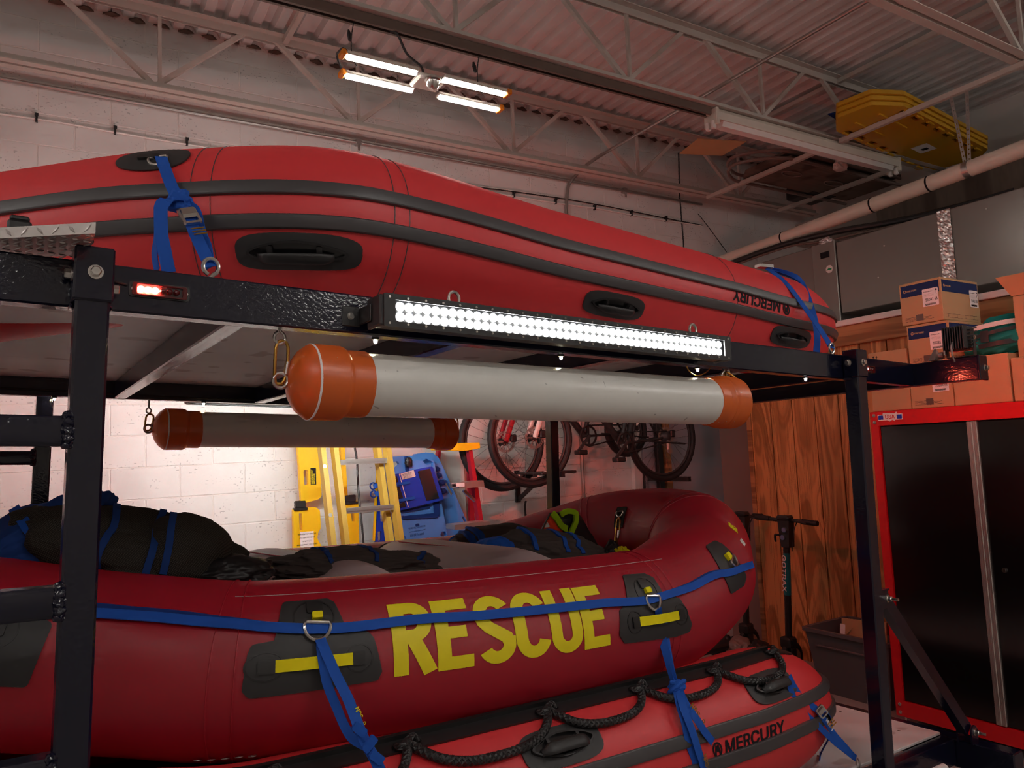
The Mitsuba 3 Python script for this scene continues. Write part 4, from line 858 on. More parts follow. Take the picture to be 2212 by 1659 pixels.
P_['stern'] = put(RA, 'patch', wrap(skin_poly(sl, MID, .012), MID, 0, 0, .0035, res=.012), M_BLACKSATIN, frame='T', label='black rubber patch')
def disc_on(parent, s, a, r): put(parent, 'ring_base', wrap(sg.Point(0, 0).buffer(r).difference(sg.Point(0, 0).buffer(r - .004)), MID, s, a, .0035, .003, .012), M_BLACK, frame='T')
def webbing(parent, p0, p1, w=.030):
    s = np.linspace(0, 1, 30); P = MID.surf(p0[0] + (p1[0] - p0[0]) * s, (p0[1] + (p1[1] - p0[1]) * s) * D2, .007 + .016 * np.sin(np.pi * s)); N = unit(MID.surf(p0[0] + (p1[0] - p0[0]) * s, (p0[1] + (p1[1] - p0[1]) * s) * D2, .1) - P)
    put(parent, 'carry_handle', ribbon(P, np.cross(N, unit(np.gradient(P, axis=0))), w, .0025), M_YELLOW_WEB, frame='T', label='yellow webbing handle')
    for q, d in ((p0, -1), (p1, 1)): put(parent, 'webbing_end', wrap(rrect(.030, .034, .004), MID, q[0] + d * .012, q[1], .008, .003), M_BLACK, frame='T')
for kk, hd, rg, loop in (('left', ((1.783, 12.7), (1.966, 12.7)), (1.877, 35.2), (1.882, 39.0)), ('right', ((2.91, 9.0), (3.115, 8.2)), (2.993, 25.5), (2.993, 29.2))):
    webbing(P_[kk], *hd)
    for q, d in ((hd[0], -.014), (hd[1], .014)): disc_on(P_[kk], q[0] + d, q[1], .036)
    disc_on(P_[kk], rg[0] - .002, rg[1] + 6, .052)
    put(P_[kk], 'ring_tab', wrap(rrect(.040, .034, .004), MID, loop[0] - .004, loop[1] + 9, .007, .003), M_BLACK, frame='T')
    put(P_[kk], 'ring_loop', wrap(rrect(.026, .018, .003), MID, loop[0], loop[1] + 2.5, .013, .003), M_YELLOW_WEB, frame='T')
    d_ring(P_[kk], MID, rg[0] + .002, rg[1] - .8, .034, .0048, -6, .016)
disc_on(P_['stern'], 1.10, 24, .048); put(P_['stern'], 'ring_tab', wrap(rrect(.042, .05, .005), MID, 1.10, 26, .010, .003), M_BLACK, frame='T')
put(P_['stern'], 'ring_loop', wrap(rrect(.03, .02, .003), MID, 1.12, 36, .013, .003), M_YELLOW_WEB, frame='T')
q_ = (3.515, 30.0); put(P_['bow'], 'ring_loop', wrap(rrect(.020, .028, .004), MID, q_[0], q_[1] + 4, .016, .003), M_YELLOW_WEB, frame='T'); d_ring(P_['bow'], MID, q_[0] + .006, q_[1], .026, .004, 22, .016)
v_ = text('NRS', .046, .0012, True, slant=.25, width=.105)
put(RA, 'emblem', wrap(v_, MID, 3.80, 44, .001), M_YELLOW, frame='T', label='yellow lettering')
put(RA, 'white_sticker', wrap(rrect(.07, .030, .005), MID, 3.72, 36, .001), M_WHITE, frame='T')
for s, a0, a1 in ((1.68, -60, 110), (1.72, -60, 110), (3.09, -50, 110), (3.13, -50, 110), (HALF - .28, 20, 175), (HALF - .25, 20, 175), (HALF + .36, 20, 200), (HALF + .40, 20, 200)): put(RA, 'seam', seam(MID, s, a0, a1, .0022), M_RAFT, frame='T')
put(RA, 'seam', tube(MID.surf(np.linspace(1.7, 3.2, 60), np.full(60, 63) * D2, .0004), .0012, 5), M_THWART, frame='T')
# cross tubes and the bow ring inside
def thwart(x, x2, z):
    m = tube(smooth_path([(x, 2.24, z - .05), (x * .75 + x2 * .25, 2.5, z), (x * .25 + x2 * .75, 3.1, z), (x2, 3.38, z - .03)], 24), .14, 40)
    t = put(RA, 'thwart', m, M_THWART, frame='T', smooth=True)
    put(t, 'welt', tube([(x - .06, 2.50, z + .1265), (x2 - .06, 3.2, z + .1265)], .003, 5), M_RAFT, frame='T')
thwart(1.06, .94, -.425); thwart(1.72, 1.62, -.43)
i_ = HALF - .05; q = spot(MID, i_, 150, .002)
bp = put(RA, 'inner_patch', wrap(rrect(.085, .11, .01), MID, HALF + .10, 155, .004), M_RUBBER, frame='T')
d_ring(bp, MID, HALF + .10, 150, .02, .004, 180, .012)
p_, ts_, ta_, n_ = spot(MID, HALF + .10, 158, .014)
carabiner(p_ + [0, 0, .0], p_ + np.array([-.03, -.01, -.125]), 'gold carabiner hanging inside the bow of the rescue raft', ax=(-.4, -1, 0), w=.030, r=.0048)
RP = thing('rope_bag', 'black throw bag with bundled yellow rope hanging in the bow of the raft', 'rope bag')
c_ = p_ + np.array([-.045, -.02, -.17])
put(RP, 'bag', blob(c_ + [.0, .02, -.03], (.055, .05, .09), 6, .25, 2.2, 4), M_BLACK, frame='T')
put(RP, 'rope', cat(*[tube(smooth_path([c_ + [.02 * math.sin(5 * k), -.05, .035], c_ + [-.05 + .014 * k, -.065 - .006 * (k % 3), -.02], c_ + [.05 * math.cos(k), -.06, -.06], c_ + [.04 - .012 * k, -.05, .01 * (k % 4)]], 24), .0075, 8) for k in range(8)]), M_YELLOW_WEB, frame='T')

# --- straps
def free_strap(t, pts, w, W, name='webbing', m=M_BLUE, n=50, tw=0.0):
    P = smooth_path(pts, n); W = np.broadcast_to(np.asarray(W, float), P.shape)
    if tw:
        a = tw * D2 * np.linspace(0, 1, n); Tn = unit(np.gradient(P, axis=0)); W0 = unit(W - Tn * (W * Tn).sum(1, keepdims=True)); W = W0 * np.cos(a)[:, None] + np.cross(Tn, W0) * np.sin(a)[:, None]
    return put(t, name, ribbon(P, W, w, .002), m, frame='T')
def buckle(t, o, ax, up, s=1.0):
    ax, up = unit(ax), unit(up); ax = unit(ax - up * (ax @ up)); n = np.cross(ax, up)
    b = put(t, 'buckle', lay(prism(rrect(.044 * s, .056 * s, .006).difference(rrect(.030 * s, .030 * s, .002, 0, -.006 * s)), .006), o, ax, up, n), M_CHROME, frame='T', label='steel cam buckle')
    put(b, 'cam', lay(hull([(x, y, z) for x in (-.016 * s, .016 * s) for y, z in ((-.006, .004), (.020, .004), (.016, .014), (-.002, .012))]), o, ax, up, n), M_CHROME, frame='T')
    put(b, 'stitching', lay(cat(*[box((-.016, -.052 - .010 * k, .006), (.016, -.048 - .010 * k, .0075)) for k in range(3)]), o, ax, up, n), M_BRASS, frame='T')
t = thing('raft_strap', 'long blue webbing strap running through the rings along the side of the rescue raft', 'strap')
pts = [(1.183, 34.5), (1.327, 39.0), (1.549, 42.0), (1.688, 39.7), (1.788, 35.2), (1.888, 32.3), (1.966, 31.5), (2.116, 32.3), (2.338, 30.0), (2.554, 28.5), (2.776, 27.0), (2.96, 24.0), (3.11, 26.2), (3.326, 29.2), (3.493, 21.0), (3.643, 15.0)]
put(t, 'webbing', strap_on(MID, pts, .0275, .012, 160, .003), M_BLUE, frame='T')
put(t, 'webbing', strap_on(MID, [(s + .0, a + d) for (s, a), d in zip(pts, (5.5, 4.6, 3.6, 2.2, .8, 0, 0, 0, 0, 0, 0, 0, 1, 2.4, 1, 0))], .020, .010, 160, .003), M_BLUE_DARK, frame='T')
pL, _, _, nL = spot(MID, *(1.882, 25.5), .02)
t = thing('tie_down_strap', 'pair of blue straps hanging from the left ring of the raft over the lowest boat', 'strap')
dn = [pL, (0.7446, 1.895, -0.4891), (0.7705, 1.855, -0.5631), (0.7802, 1.8, -0.6277), (0.8033, 1.765, -0.6868), (0.8336, 1.76, -0.7555)]
free_strap(t, dn, .027, (1, 0, .25))
free_strap(t, [pL + [0, -.003, -.01], (0.7254, 1.905, -0.4993), (0.7447, 1.875, -0.5741), (0.7576, 1.82, -0.6283), (0.7846, 1.785, -0.6513), (0.8083, 1.768, -0.694)], .024, (1, -.3, .25), tw=50)
bx = [(0.7684, 1.795, -0.608), (0.7861, 1.775, -0.6393), (0.7997, 1.765, -0.6701)]
for k, c in enumerate(bx): put(t, 'braid', lay(prism(rrect(.040, .022, .006), .008), c, unit((1, 0, (-.9, .9, -.9)[k])), unit((.9, 0, 1) if k != 1 else (-.9, 0, 1))), M_BLUE, frame='T')
put(t, 'print', lay(text('NRS-9', .011, .0008), np.array((0.7765, 1.843, -0.5724)) + [0, -.004, 0], unit((.42, -.1, -1)), unit((1, 0, .42))), M_YELLOW, frame='T')
pR, _, _, nR = spot(MID, *(2.999, 15.8), .02)
t = thing('tie_down_strap', 'twisted blue straps knotted below the right ring of the raft with a loose printed tail', 'strap')
kn = np.array((1.9239, 1.86, -0.7184))
free_strap(t, [pR, (1.9319, 1.93, -0.545), (1.9322, 1.905, -0.6326), (1.9271, 1.88, -0.6874), kn], .028, (1, 0, .2), tw=80)
free_strap(t, [pR + [.02, 0, -.03], (1.9526, 1.925, -0.5623), (1.9438, 1.9, -0.6486), kn], .026, (1, -.2, .2), tw=-50)
free_strap(t, [kn, (1.8716, 1.79, -0.7747), (1.8675, 1.765, -0.8451), (1.8893, 1.755, -0.9237), (1.8939, 1.75, -0.9924)], .030, (1, 0, .2), tw=20)
free_strap(t, [kn + [.004, -.006, 0], (1.8722, 1.775, -0.7783), (1.8824, 1.75, -0.8512), (1.9036, 1.74, -0.9363), (1.9143, 1.735, -1.0064)], .026, (1, -.3, .2), tw=-20)
free_strap(t, [kn + [.004, -.004, -.004], (1.9047, 1.8, -0.7616), (1.9231, 1.765, -0.8139), (1.9687, 1.755, -0.8745)], .026, (1, 0, .6), name='tail')
put(t, 'knot', cat(blob(kn, (.030, .024, .022), 3, .4, 2.5, 4), tube([kn + np.array([.032 * math.cos(q), -.016 * math.sin(q), .018 * math.sin(q + .6)]) for q in np.linspace(0, 2 * np.pi, 24)], .008, 8)), M_BLUE, frame='T')
put(t, 'print', lay(text('NRS-9', .017, .0008), np.array((1.9068, 1.796, -0.7611)) + [.0, -.006, .0], unit((.62, -.25, -1)), unit((1, 0, .62))), M_BRASS, frame='T')
put(t, 'print', lay(text('NRS-9', .015, .0008), np.array((1.8957, 1.738, -0.8952)) + [.0, -.004, .0], unit((.3, 0, -1)), unit((1, 0, .3))), M_BRASS, frame='T')
hp, _, _, hn = spot(LOW, 3.56, 43, .03)
rg_ = np.array((2.9278, 1.861, -1.18))
t = thing('tie_down_strap', 'blue strap with a steel buckle from the lowest boat handle to the white deck', 'strap')
mid_ = np.array((2.6024, 1.8, -0.9081))
e_ = rg_ + [-.01, 0, .02]
free_strap(t, [hp, (2.5436, 1.83, -0.8513), mid_, (2.7185, 1.8, -1.0326), e_], .024, (.6, 0, 1))
free_strap(t, [hp + [-.02, -.01, -.02], (2.4983, 1.815, -0.8646), (2.6082, 1.795, -0.9709), (2.7201, 1.797, -1.0556), e_], .024, (.6, 0, 1))
free_strap(t, [mid_, (2.6795, 1.81, -0.9332), (2.7205, 1.83, -1.0019), (2.7265, 1.86, -1.0621), (2.9027, 2.0118, -1.185)], .024, (.5, .8, .1), name='tail', tw=60)
buckle(t, mid_ + [0, -.012, .004], (.6, -.3, 1), unit(hp - mid_), .8)
put(t, 'print', lay(text('NRS-9', .013, .0008), np.array((2.6263, 1.796, -0.9531)) + [0, -.008, .01], unit((.75, 0, -1)), unit((1, 0, .75))), M_LABEL, frame='T')
put(t, 'ground_ring', tube([rg_ + np.array([.013 * math.cos(a) * .5, .012 * math.cos(a), .018 * math.sin(a)]) for a in np.linspace(0, 2 * np.pi, 20, endpoint=False)], .0032, 8, True), M_CHROME, frame='T')
# top boat, left: ring -> knot and loops -> buckle -> eye bolt
pT, _, _, nT = spot(TOP, *(1.386, 35.2), .018)
t = thing('boat_strap', 'blue strap with a buckle and hanging loops at the left end of the upside-down boat', 'strap')
kx = np.array((0.3549, 1.93, 0.669)); bk = np.array((0.3691, 1.9, 0.6276)); ey = np.array([(0.4061, 1.825, 0.4753)[0], 1.825, RT + .030])
free_strap(t, [pT, (0.3382, 1.99, 0.7447), kx], .030, (1, 0, .25))
put(t, 'knot', blob(kx, (.030, .020, .034), 2, .35, 2.4, 4), M_BLUE, frame='T')
free_strap(t, [kx, bk, (0.3822, 1.87, 0.5731), (0.3968, 1.845, 0.5258), ey], .030, (1, 0, .3))
free_strap(t, [kx + [.01, .0, .0], (0.3854, 1.91, 0.651), (0.3965, 1.89, 0.5947), (0.4072, 1.86, 0.5368), ey + [.0, .01, 0]], .026, (.6, -.8, .3))
buckle(t, bk + [.0, -.006, 0], (1, 0, .3), unit(kx - bk) + [0, 0, 0], 1.0)
free_strap(t, [kx + [-.004, -.008, 0], (0.3203, 1.9, 0.6622), (0.3043, 1.89, 0.6333), (0.3054, 1.88, 0.5766), (0.3133, 1.87, 0.5251), (0.3233, 1.868, 0.4784)], .030, (1, -.1, .12), name='tail', n=60)
free_strap(t, [kx + [-.006, -.004, -.008], (0.3135, 1.92, 0.6661), (0.3027, 1.91, 0.6323), (0.3016, 1.905, 0.5773), (0.2963, 1.9, 0.5301), (0.3021, 1.89, 0.484)], .026, (.6, -.8, .1), name='tail', n=60, tw=25)
# top boat, right
t = thing('boat_strap', 'blue crossed straps over the right end of the upside-down boat above the right post', 'strap')
bt = (3.923, 53.2); top_, _, _, _ = spot(TOP, bt[0] - .02, bt[1] + 14, .016)
ey2 = np.array([(2.8872, 1.825, 0.4809)[0], 1.825, RT + .030])
free_strap(t, [top_, (2.9172, 2.03, 0.8023), (2.9302, 1.975, 0.7085), (2.9186, 1.9, 0.599), ey2], .030, (1, 0, .35))
free_strap(t, [top_ + [.03, .0, .0], (3.1327, 2.12, 0.8824), (3.0448, 2.02, 0.7514), (2.9989, 1.965, 0.6302), (2.8842, 1.9, 0.4675)], .028, (1, -.4, .2))
free_strap(t, [top_ + [.0, .0, .0], (3.105, 2.14, 0.8945), (3.1272, 2.11, 0.8637)], .024, (.2, 1, .6), name='tail')
put(t, 'buckle', hull([top_ + np.array([x, y, z]) for x, y in ((-.05, 0), (.02, -.02), (-.045, .035), (.02, .02)) for z in (.004, .018)]), M_CHROME, frame='T', label='steel cam buckle')

# --- gear lying in the raft
def bag(label, o, rad, seed, m, rot=None, amp=.22, flat=-.6, freq=2.0, cat_='bag', name='gear_bag', group=None):
    t = thing(name, label, cat_, group); put(t, 'body', blob(o, rad, seed, amp, freq, 5, rot, flat), m, frame='T', smooth=True); return t
def trim_on(t, o, rad, rot, x, m=M_BLUE_BAG, w=.020, a0=-20, a1=200, name='trim_strip', shape=None):
    """A sewn strip that follows the lumpy skin of the bag at x along it."""
    R = Rotation.from_euler('zyx', rot, degrees=True).as_matrix(); rx = math.sqrt(max(0.05, 1 - x * x)); a = np.linspace(a0, a1, 60) * D2
    V = soft(np.stack([np.full(60, x), rx * np.cos(a), rx * np.sin(a)], 1), *shape) * rad
    for _ in range(2): V[1:-1] = (V[:-2] + 2 * V[1:-1] + V[2:]) / 4
    put(t, name, ribbon(V @ R.T + o, np.array([1.0, 0, 0]) @ R.T, w, .014), m, frame='T')
o = np.array((0.383, 2.62, -0.2383)); rd, rt = (.37, .20, .145), (-8, 15, 0)
t = bag('large black mesh gear bag with blue trim heaped behind the left post', o, rd, 11, M_MESHBAG, rt, .26, -.7, 1.7)
for x in (-.25, .10, .36): trim_on(t, o, rd, rt, x, shape=(11, .26, 1.7, -.7))
o = np.array((0.5014, 2.56, -0.2356)); rd = (.155, .17, .130)
put(t, 'body', blob(o, rd, 5, .14, 1.6, 5, (-10, 8, 0), -.8), M_MESHBAG, frame='T', smooth=True)
trim_on(t, o, rd, (-10, 8, 0), -.25, shape=(5, .14, 1.6, -.8))
o = np.array((0.1204, 2.72, -0.2055)); rd = (.26, .2, .12)
t = bag('dark blue cloth gear bag at the left edge of the raft', o, rd, 21, M_BLUE_BAG, (0, -34, 0), .2, -.7)
trim_on(t, o, rd, (0, -34, 0), .1, M_BLUE, .03, shape=(21, .2, 2.0, -.7))
o = np.array((1.11, 2.62, -0.3322)); rd = (.31, .16, .080)
t = bag('crumpled grey mesh bag lying between the two cross tubes of the raft', o, rd, 31, M_BAGGREY, (-4, 4, 0), .3, -.6, 2.4)
for x in (-.45, .1, .78): trim_on(t, o, rd, (-4, 4, 0), x, M_BLUE_BAG, .014, 20, 150, shape=(31, .3, 2.4, -.6))
o = np.array((0.6372, 2.45, -0.2932)); bag('black folded bag with a bright blue tab beside the first cross tube', o, (.12, .10, .06), 41, M_BLACK, None, .2, -.6)
o = np.array((2.115, 3.12, -0.3568)); rd = (.29, .16, .105)
t = bag('dark bag with blue piping at the back of the raft, nearest the far side', o, rd, 51, M_BAGGREY, (-6, 6, 0), .18, -.7, 1.6)
for x in (-.85, -.72): trim_on(t, o, rd, (-6, 6, 0), x, M_BLUE, .035, -20, 200, shape=(51, .18, 1.6, -.7))
o = np.array((2.0651, 2.72, -0.3625)); rd = (.27, .15, .105)
t = bag('grey and blue mesh bag in front of the orange life vest in the raft', o, rd, 61, M_BAGGREY, (-6, 8, 0), .24, -.7, 2.0)
for x in (-.55, -.05, .25): trim_on(t, o, rd, (-6, 8, 0), x, M_BLUE, .020, 10, 170, shape=(61, .24, 2.0, -.7))
put(t, 'end_flap', blob(np.array((1.7555, 2.7, -0.315)), (.075, .10, .052), 63, .2, 2.2, 4), M_BLUE, frame='T')
t = thing('life_vest', 'black, orange and lime green life vest standing in the bow of the raft', 'life vest')
Yv = 2.98
v0 = [(2.2099, 2.98, -0.2883), (2.2744, 2.98, -0.1988), (2.3902, 2.98, -0.1927), (2.4483, 2.98, -0.2227), (2.5718, 2.98, -0.402), (2.6137, 2.98, -0.5089), (2.2878, 2.98, -0.4914), (2.1518, 2.98, -0.404)]
def puffy(pts, th, y0):
    P = np.array(pts); g = rpoly([(p[0], p[2]) for p in P], .015); m = arr(prism(g, th, .02)); v = m[0]; b = g.boundary
    d = np.array([b.distance(sg.Point(a)) for a in v[:, :2]]); v = v.copy(); v[:, 2] = (v[:, 2] - th / 2) * (.25 + .9 * np.clip(d / .03, 0, 1) ** .5)
    return np.stack([v[:, 0], y0 + v[:, 2], v[:, 1]], 1), m[1]
put(t, 'body', puffy(v0, .09, Yv), M_BLACK, frame='T', smooth=50)
put(t, 'front_panel', puffy([(2.1709, 2.92, -0.2828), (2.2231, 2.92, -0.1946), (2.2718, 2.92, -0.245), (2.3038, 2.92, -0.3017), (2.1513, 2.92, -0.3031)], .03, 2.925), M_ORANGE, frame='T', smooth=50)
put(t, 'front_panel', blob(np.array((2.1518, 2.92, -0.286)), (.045, .03, .02), 3, .2, 2, 3), M_ORANGE, frame='T')
put(t, 'reflective_patch', puffy([(2.1729, 2.9, -0.2604), (2.1874, 2.9, -0.2333), (2.2031, 2.9, -0.2578)], .008, 2.904), M_REFLECT, frame='T', smooth=False)
def lime(pts, w): return ribbon(smooth_path([np.array(p) for p in pts], 40), (0, 0, 1) if False else np.cross(unit(np.gradient(smooth_path([np.array(p) for p in pts], 40), axis=0)), (0, 1.0, 0)), w, .012)
put(t, 'lime_trim', lime([(2.2237, 2.91, -0.1943), (2.2495, 2.905, -0.2258), (2.2737, 2.905, -0.2576), (2.307, 2.905, -0.2726)], .030), M_LIME, frame='T')
put(t, 'lime_trim', lime([(2.2765, 2.91, -0.2054), (2.3225, 2.91, -0.1899), (2.368, 2.91, -0.2052), (2.3628, 2.905, -0.2359), (2.3341, 2.9, -0.2804), (2.3129, 2.9, -0.3164)], .026), M_LIME, frame='T')
put(t, 'lime_trim', lime([(2.3772, 2.9, -0.3601), (2.4344, 2.9, -0.3907), (2.4952, 2.9, -0.4264)], .018), M_LIME, frame='T')
put(t, 'strap', tube([(2.2051, 2.9, -0.1931), (2.1509, 2.9, -0.272)], .004, 6), M_BLACK, frame='T')
t = thing('hand_paddle', 'black T-handled paddle with a red shaft sticking up beside the black mesh bag', 'paddle')
q_ = np.array((0.7631, 3.2, -0.2543))
put(t, 'grip', hull(np.vstack([q_ + np.array([x, 0, z]) + [0, dy, 0] for dy in (-.012, .012) for x, z in ((-.018, -.055), (-.010, .035), (-.002, .050), (.012, .044), (.014, -.055))])), M_BLACK, frame='T')
put(t, 'shaft', rod(q_ + [.01, 0, -.028], q_ + [.16, .1, -.085], .013, 14), M_ORANGE, frame='T')

# ---------------------------------------------------------------- along the back wall
def plate(P, th, holes=(), r=.008, ground=True):
    """An upright sheet drawn as points on a plane y = const, given thickness towards the viewer."""
    y = P[0][1]; g = rpoly([(p[0], p[2] if p[2] > .9 or not ground else .002) for p in P], r)
    for h in holes: g = g.difference(rpoly([(p[0], p[2]) for p in h], r * .6) if not isinstance(h, sg.Polygon) else h)
    return lay(prism(g, th), (0, y, 0), (1, 0, 0), (0, 0, 1))
single('wall_pipe', cat(rod((3.938, 5.375, 0), (3.938, 5.375, 2.0), .014, 12), box((3.915, 5.355, 1.20), (3.96, 5.40, 1.24), .004)), M_EMT, 'upright grey conduit on the block wall below the bicycle pedal', 'conduit')
single('black_post', box((4.715, 5.26, 0), (4.775, 5.31, 2.3), .004), M_BLACK, 'thin black upright post behind the right bicycle wheel', 'post')
single('wood_plank', box((4.79, 5.24, 0), (4.855, 5.30, 2.3), .004), M_TRIM, 'narrow orange-brown wooden plank standing behind the right bicycle wheel', 'plank')
# two halves of a yellow scoop stretcher
def scoop(label, up, lo, slots_up, slots_lo, cp):
    t = thing('scoop_stretcher', label, 'stretcher', 'yellow scoop stretcher halves against the back wall')
    put(t, 'upper_panel', plate(up, .045, slots_up, .02), M_BOARDYEL); put(t, 'lower_panel', plate(lo, .045, slots_lo, .02), M_BOARDYEL)
    x = np.mean([p[0] for p in cp]); z = np.mean([p[2] for p in cp]); w = max(p[0] for p in cp) - min(p[0] for p in cp); y = cp[0][1]
    put(t, 'coupling', cat(box((x - w / 2, y - .06, z - .03), (x + w / 2, y + .0, z - .012), .004), box((x - w * .38, y - .055, z - .015), (x + w * .38, y - .005, z + .035), .006)), M_BLACK)
    return t
s1 = scoop('yellow scoop stretcher half with a white address label, left of the ladder', [(1.4336, 5.28, 1.914), (1.5803, 5.28, 1.9112), (1.5826, 5.28, 1.7466), (1.5943, 5.28, 1.4136), (1.5749, 5.28, 1.3906), (1.4838, 5.28, 1.3705), (1.4521, 5.28, 1.3728), (1.4479, 5.28, 1.452), (1.4425, 5.28, 1.6245), (1.4334, 5.28, 1.7518)], [(1.3969, 5.28, 1.3331), (1.4228, 5.28, 1.3425), (1.556, 5.28, 1.3342), (1.5802, 5.28, 1.3104), (1.5822, 5.28, 1.1893), (1.564, 5.28, 1.1622), (1.5573, 5.28, 1.1227), (1.573, 5.28, 1.0914), (1.5883, 5.28, 1.0624), (1.5765, 5.28, 0.5306), (1.3939, 5.28, 0.5584)], ([(1.4691, 5.28, 1.5944), (1.5006, 5.28, 1.5957), (1.5043, 5.28, 1.4916), (1.4746, 5.28, 1.4894)],), ([(1.4334, 5.28, 1.3001), (1.4519, 5.28, 1.3021), (1.4542, 5.28, 1.1881), (1.4381, 5.28, 1.1839)],), [(1.4002, 5.28, 1.3555), (1.4921, 5.28, 1.3487)])
lb = [(1.44, 5.234, 1.1709), (1.5245, 5.234, 1.1756), (1.5312, 5.234, 1.0832), (1.444, 5.234, 1.0835)]
xa, za = min(p[0] for p in lb), max(p[2] for p in lb); wl = max(p[0] for p in lb) - xa
q = put(s1, 'address_label', box((xa, 5.2325, za - .125), (xa + wl, 5.2345, za), 0), M_LABEL)
for k, tx in enumerate(('RANGEMONT RESCUE', '118 MAGNOLIA ST', 'PO BOX 211', 'RANGEMONT, VA 24140', '276-930-2911')):
    v, f = text(tx, .0085, .0006); put(q, 'print', lay((v - [v[:, 0].max() / 2, 0, 0], f), (xa + wl / 2, 5.2325, za - .020 - k * .0235), (1, 0, 0), (0, 0, 1)), M_INK)
bk_ = [(1.519, 5.234, 1.6062), (1.5511, 5.234, 1.6063), (1.5575, 5.234, 1.4965), (1.5254, 5.234, 1.4949)]
xb, zb_ = min(p[0] for p in bk_), max(p[2] for p in bk_)
q = put(s1, 'black_label', box((xb, 5.2325, zb_ - .115), (xb + .038, 5.2345, zb_)), M_INK)
for k, tx in enumerate(('RANGEMONT', 'RESCUE')): put(q, 'print', lay(text(tx, .011, .0006, width=.10 if k == 0 else .07), (xb + .014 + k * .016, 5.2325, zb_ - .110), (0, 0, 1), (-1, 0, 0)), M_YELLOW)
scoop('yellow scoop stretcher half seen through the ladder rungs', [(1.7377, 5.3, 1.9093), (1.7779, 5.3, 1.9085), (1.7736, 5.3, 1.7405), (1.7795, 5.3, 1.6087), (1.7864, 5.3, 1.3973), (1.7557, 5.3, 1.3952), (1.7488, 5.3, 1.6102)], [(1.7485, 5.3, 1.3556), (1.7855, 5.3, 1.3588), (1.8569, 5.3, 1.3627), (1.8641, 5.3, 1.3294), (1.8608, 5.3, 0.484), (1.7422, 5.3, 0.502)], (), ([(1.807, 5.3, 1.2862), (1.83, 5.3, 1.2874), (1.8323, 5.3, 1.2132), (1.8137, 5.3, 1.21)],), [(1.7538, 5.3, 1.3699), (1.8569, 5.3, 1.3627)])
# fibreglass extension ladder leaning on the wall
t = thing('extension_ladder', 'yellow fibreglass extension ladder with aluminium rungs leaning on the back wall', 'ladder')
def ly(z, off=0.0): return 4.29 + .2976 * z + off
xl, xr = (1.5523, 4.8, 1.6945)[0], (1.9104, 4.8, 1.6805)[0]
def rail_(x, off, z0, z1, m=M_LADDER, w=.032, d=.075): return bar((x, ly(z0, off), z0), (x, ly(z1, off), z1), w, d, (0, 1, 0))
for x, off in ((xl, 0), (xr, 0)): put(t, 'fly_rail', rail_(x, off, .55, 3.5), M_LADDER)
for x, off in ((xl - .062, .07), (xr - .036, .085)): put(t, 'base_rail', rail_(x, off, .02, 2.6), M_LADDER)
z1_ = (1.7138, 4.76, 1.6362)[2]
for k in range(-3, 7):
    z = z1_ + k * .305
    put(t, 'rung', cat(bar((xl + .012, ly(z), z), (xr - .012, ly(z), z), .034, .030, (0, 1, 0)), bar((xl + .012, ly(z, -.016), z + .002), (xr - .012, ly(z, -.016), z + .002), .012, .006, (0, 1, 0))), M_ALU)
    for x in (xl - .062,): put(t, 'rung_end', cat(disc((x - .004, ly(z - .02, .033), z - .02), (0, -1, .25), .012, .004, 14)), M_ALU)
single('hanging_cord', tube(smooth_path([(1.7892, 5.1, 1.756), (1.8082, 5.1, 1.5948), (1.7977, 5.05, 1.3737), (1.8015, 5.0, 1.0951), (1.8027, 4.98, 0.8202)], 40), .0075, 8), M_BLACK, 'black cord hanging straight down behind the ladder rungs', 'cord')
# blue boards
t = thing('spine_board', 'dark blue spine board on edge behind the right rail of the ladder', 'board', 'blue spine boards')
put(t, 'board', plate([(2.0069, 5.2, 1.7174), (2.0355, 5.2, 1.5057), (2.0537, 5.2, 1.0693), (2.0348, 5.2, 0.4741), (1.9292, 5.2, 0.4902), (1.9574, 5.2, 1.1256), (1.9762, 5.2, 1.3306)], .03, ([(1.9906, 5.2, 1.2869), (2.0255, 5.2, 1.2884), (2.026, 5.2, 1.2022), (1.9943, 5.2, 1.2019)], [(1.9703, 5.2, 1.1361), (1.9987, 5.2, 1.1365), (1.9978, 5.2, 1.0688), (1.9702, 5.2, 1.0715)]), .01), M_ROYAL)
put(t, 'yellow_edge', plate([(1.9939, 5.19, 1.7296), (2.0098, 5.19, 1.729), (1.9705, 5.19, 1.3314), (1.949, 5.19, 1.0743), (1.9365, 5.19, 1.0755), (1.9567, 5.19, 1.3324)], .02, (), .003), M_BOARDYEL)
t = thing('spine_board', 'pale blue spine board tilted right, behind the one with the vest strapped on', 'board', 'blue spine boards')
put(t, 'board', plate([(2.2613, 5.18, 1.6708), (2.3557, 5.18, 1.6795), (2.4101, 5.18, 1.6743), (2.4534, 5.18, 1.6382), (2.4855, 5.18, 1.5743), (2.5847, 5.18, 1.3497), (2.7008, 5.18, 1.0773), (2.904, 5.18, 0.5959), (2.2916, 5.18, 0.6759), (2.2428, 5.18, 1.5248)], .035, ([(2.4883, 5.18, 1.4712), (2.516, 5.18, 1.4678), (2.5745, 5.18, 1.3598), (2.5526, 5.18, 1.3381), (2.5233, 5.18, 1.3912)], [(2.6238, 5.18, 1.1904), (2.645, 5.18, 1.1887), (2.7078, 5.18, 1.0735), (2.6857, 5.18, 1.0599)]), .012), M_SKYBLUE)
for k, c in enumerate([(2.4229, 5.13, 1.5522), (2.4382, 5.13, 1.5052), (2.4668, 5.13, 1.4512), (2.4745, 5.13, 1.386)]): put(t, 'strap_clip', blob(c, (.030, .022, .022), k, .3, 2.4, 3), M_BLUE_DARK)
t = thing('spine_board', 'sky blue spine board with slots and printing, the vest strapped to its front', 'board', 'blue spine boards')
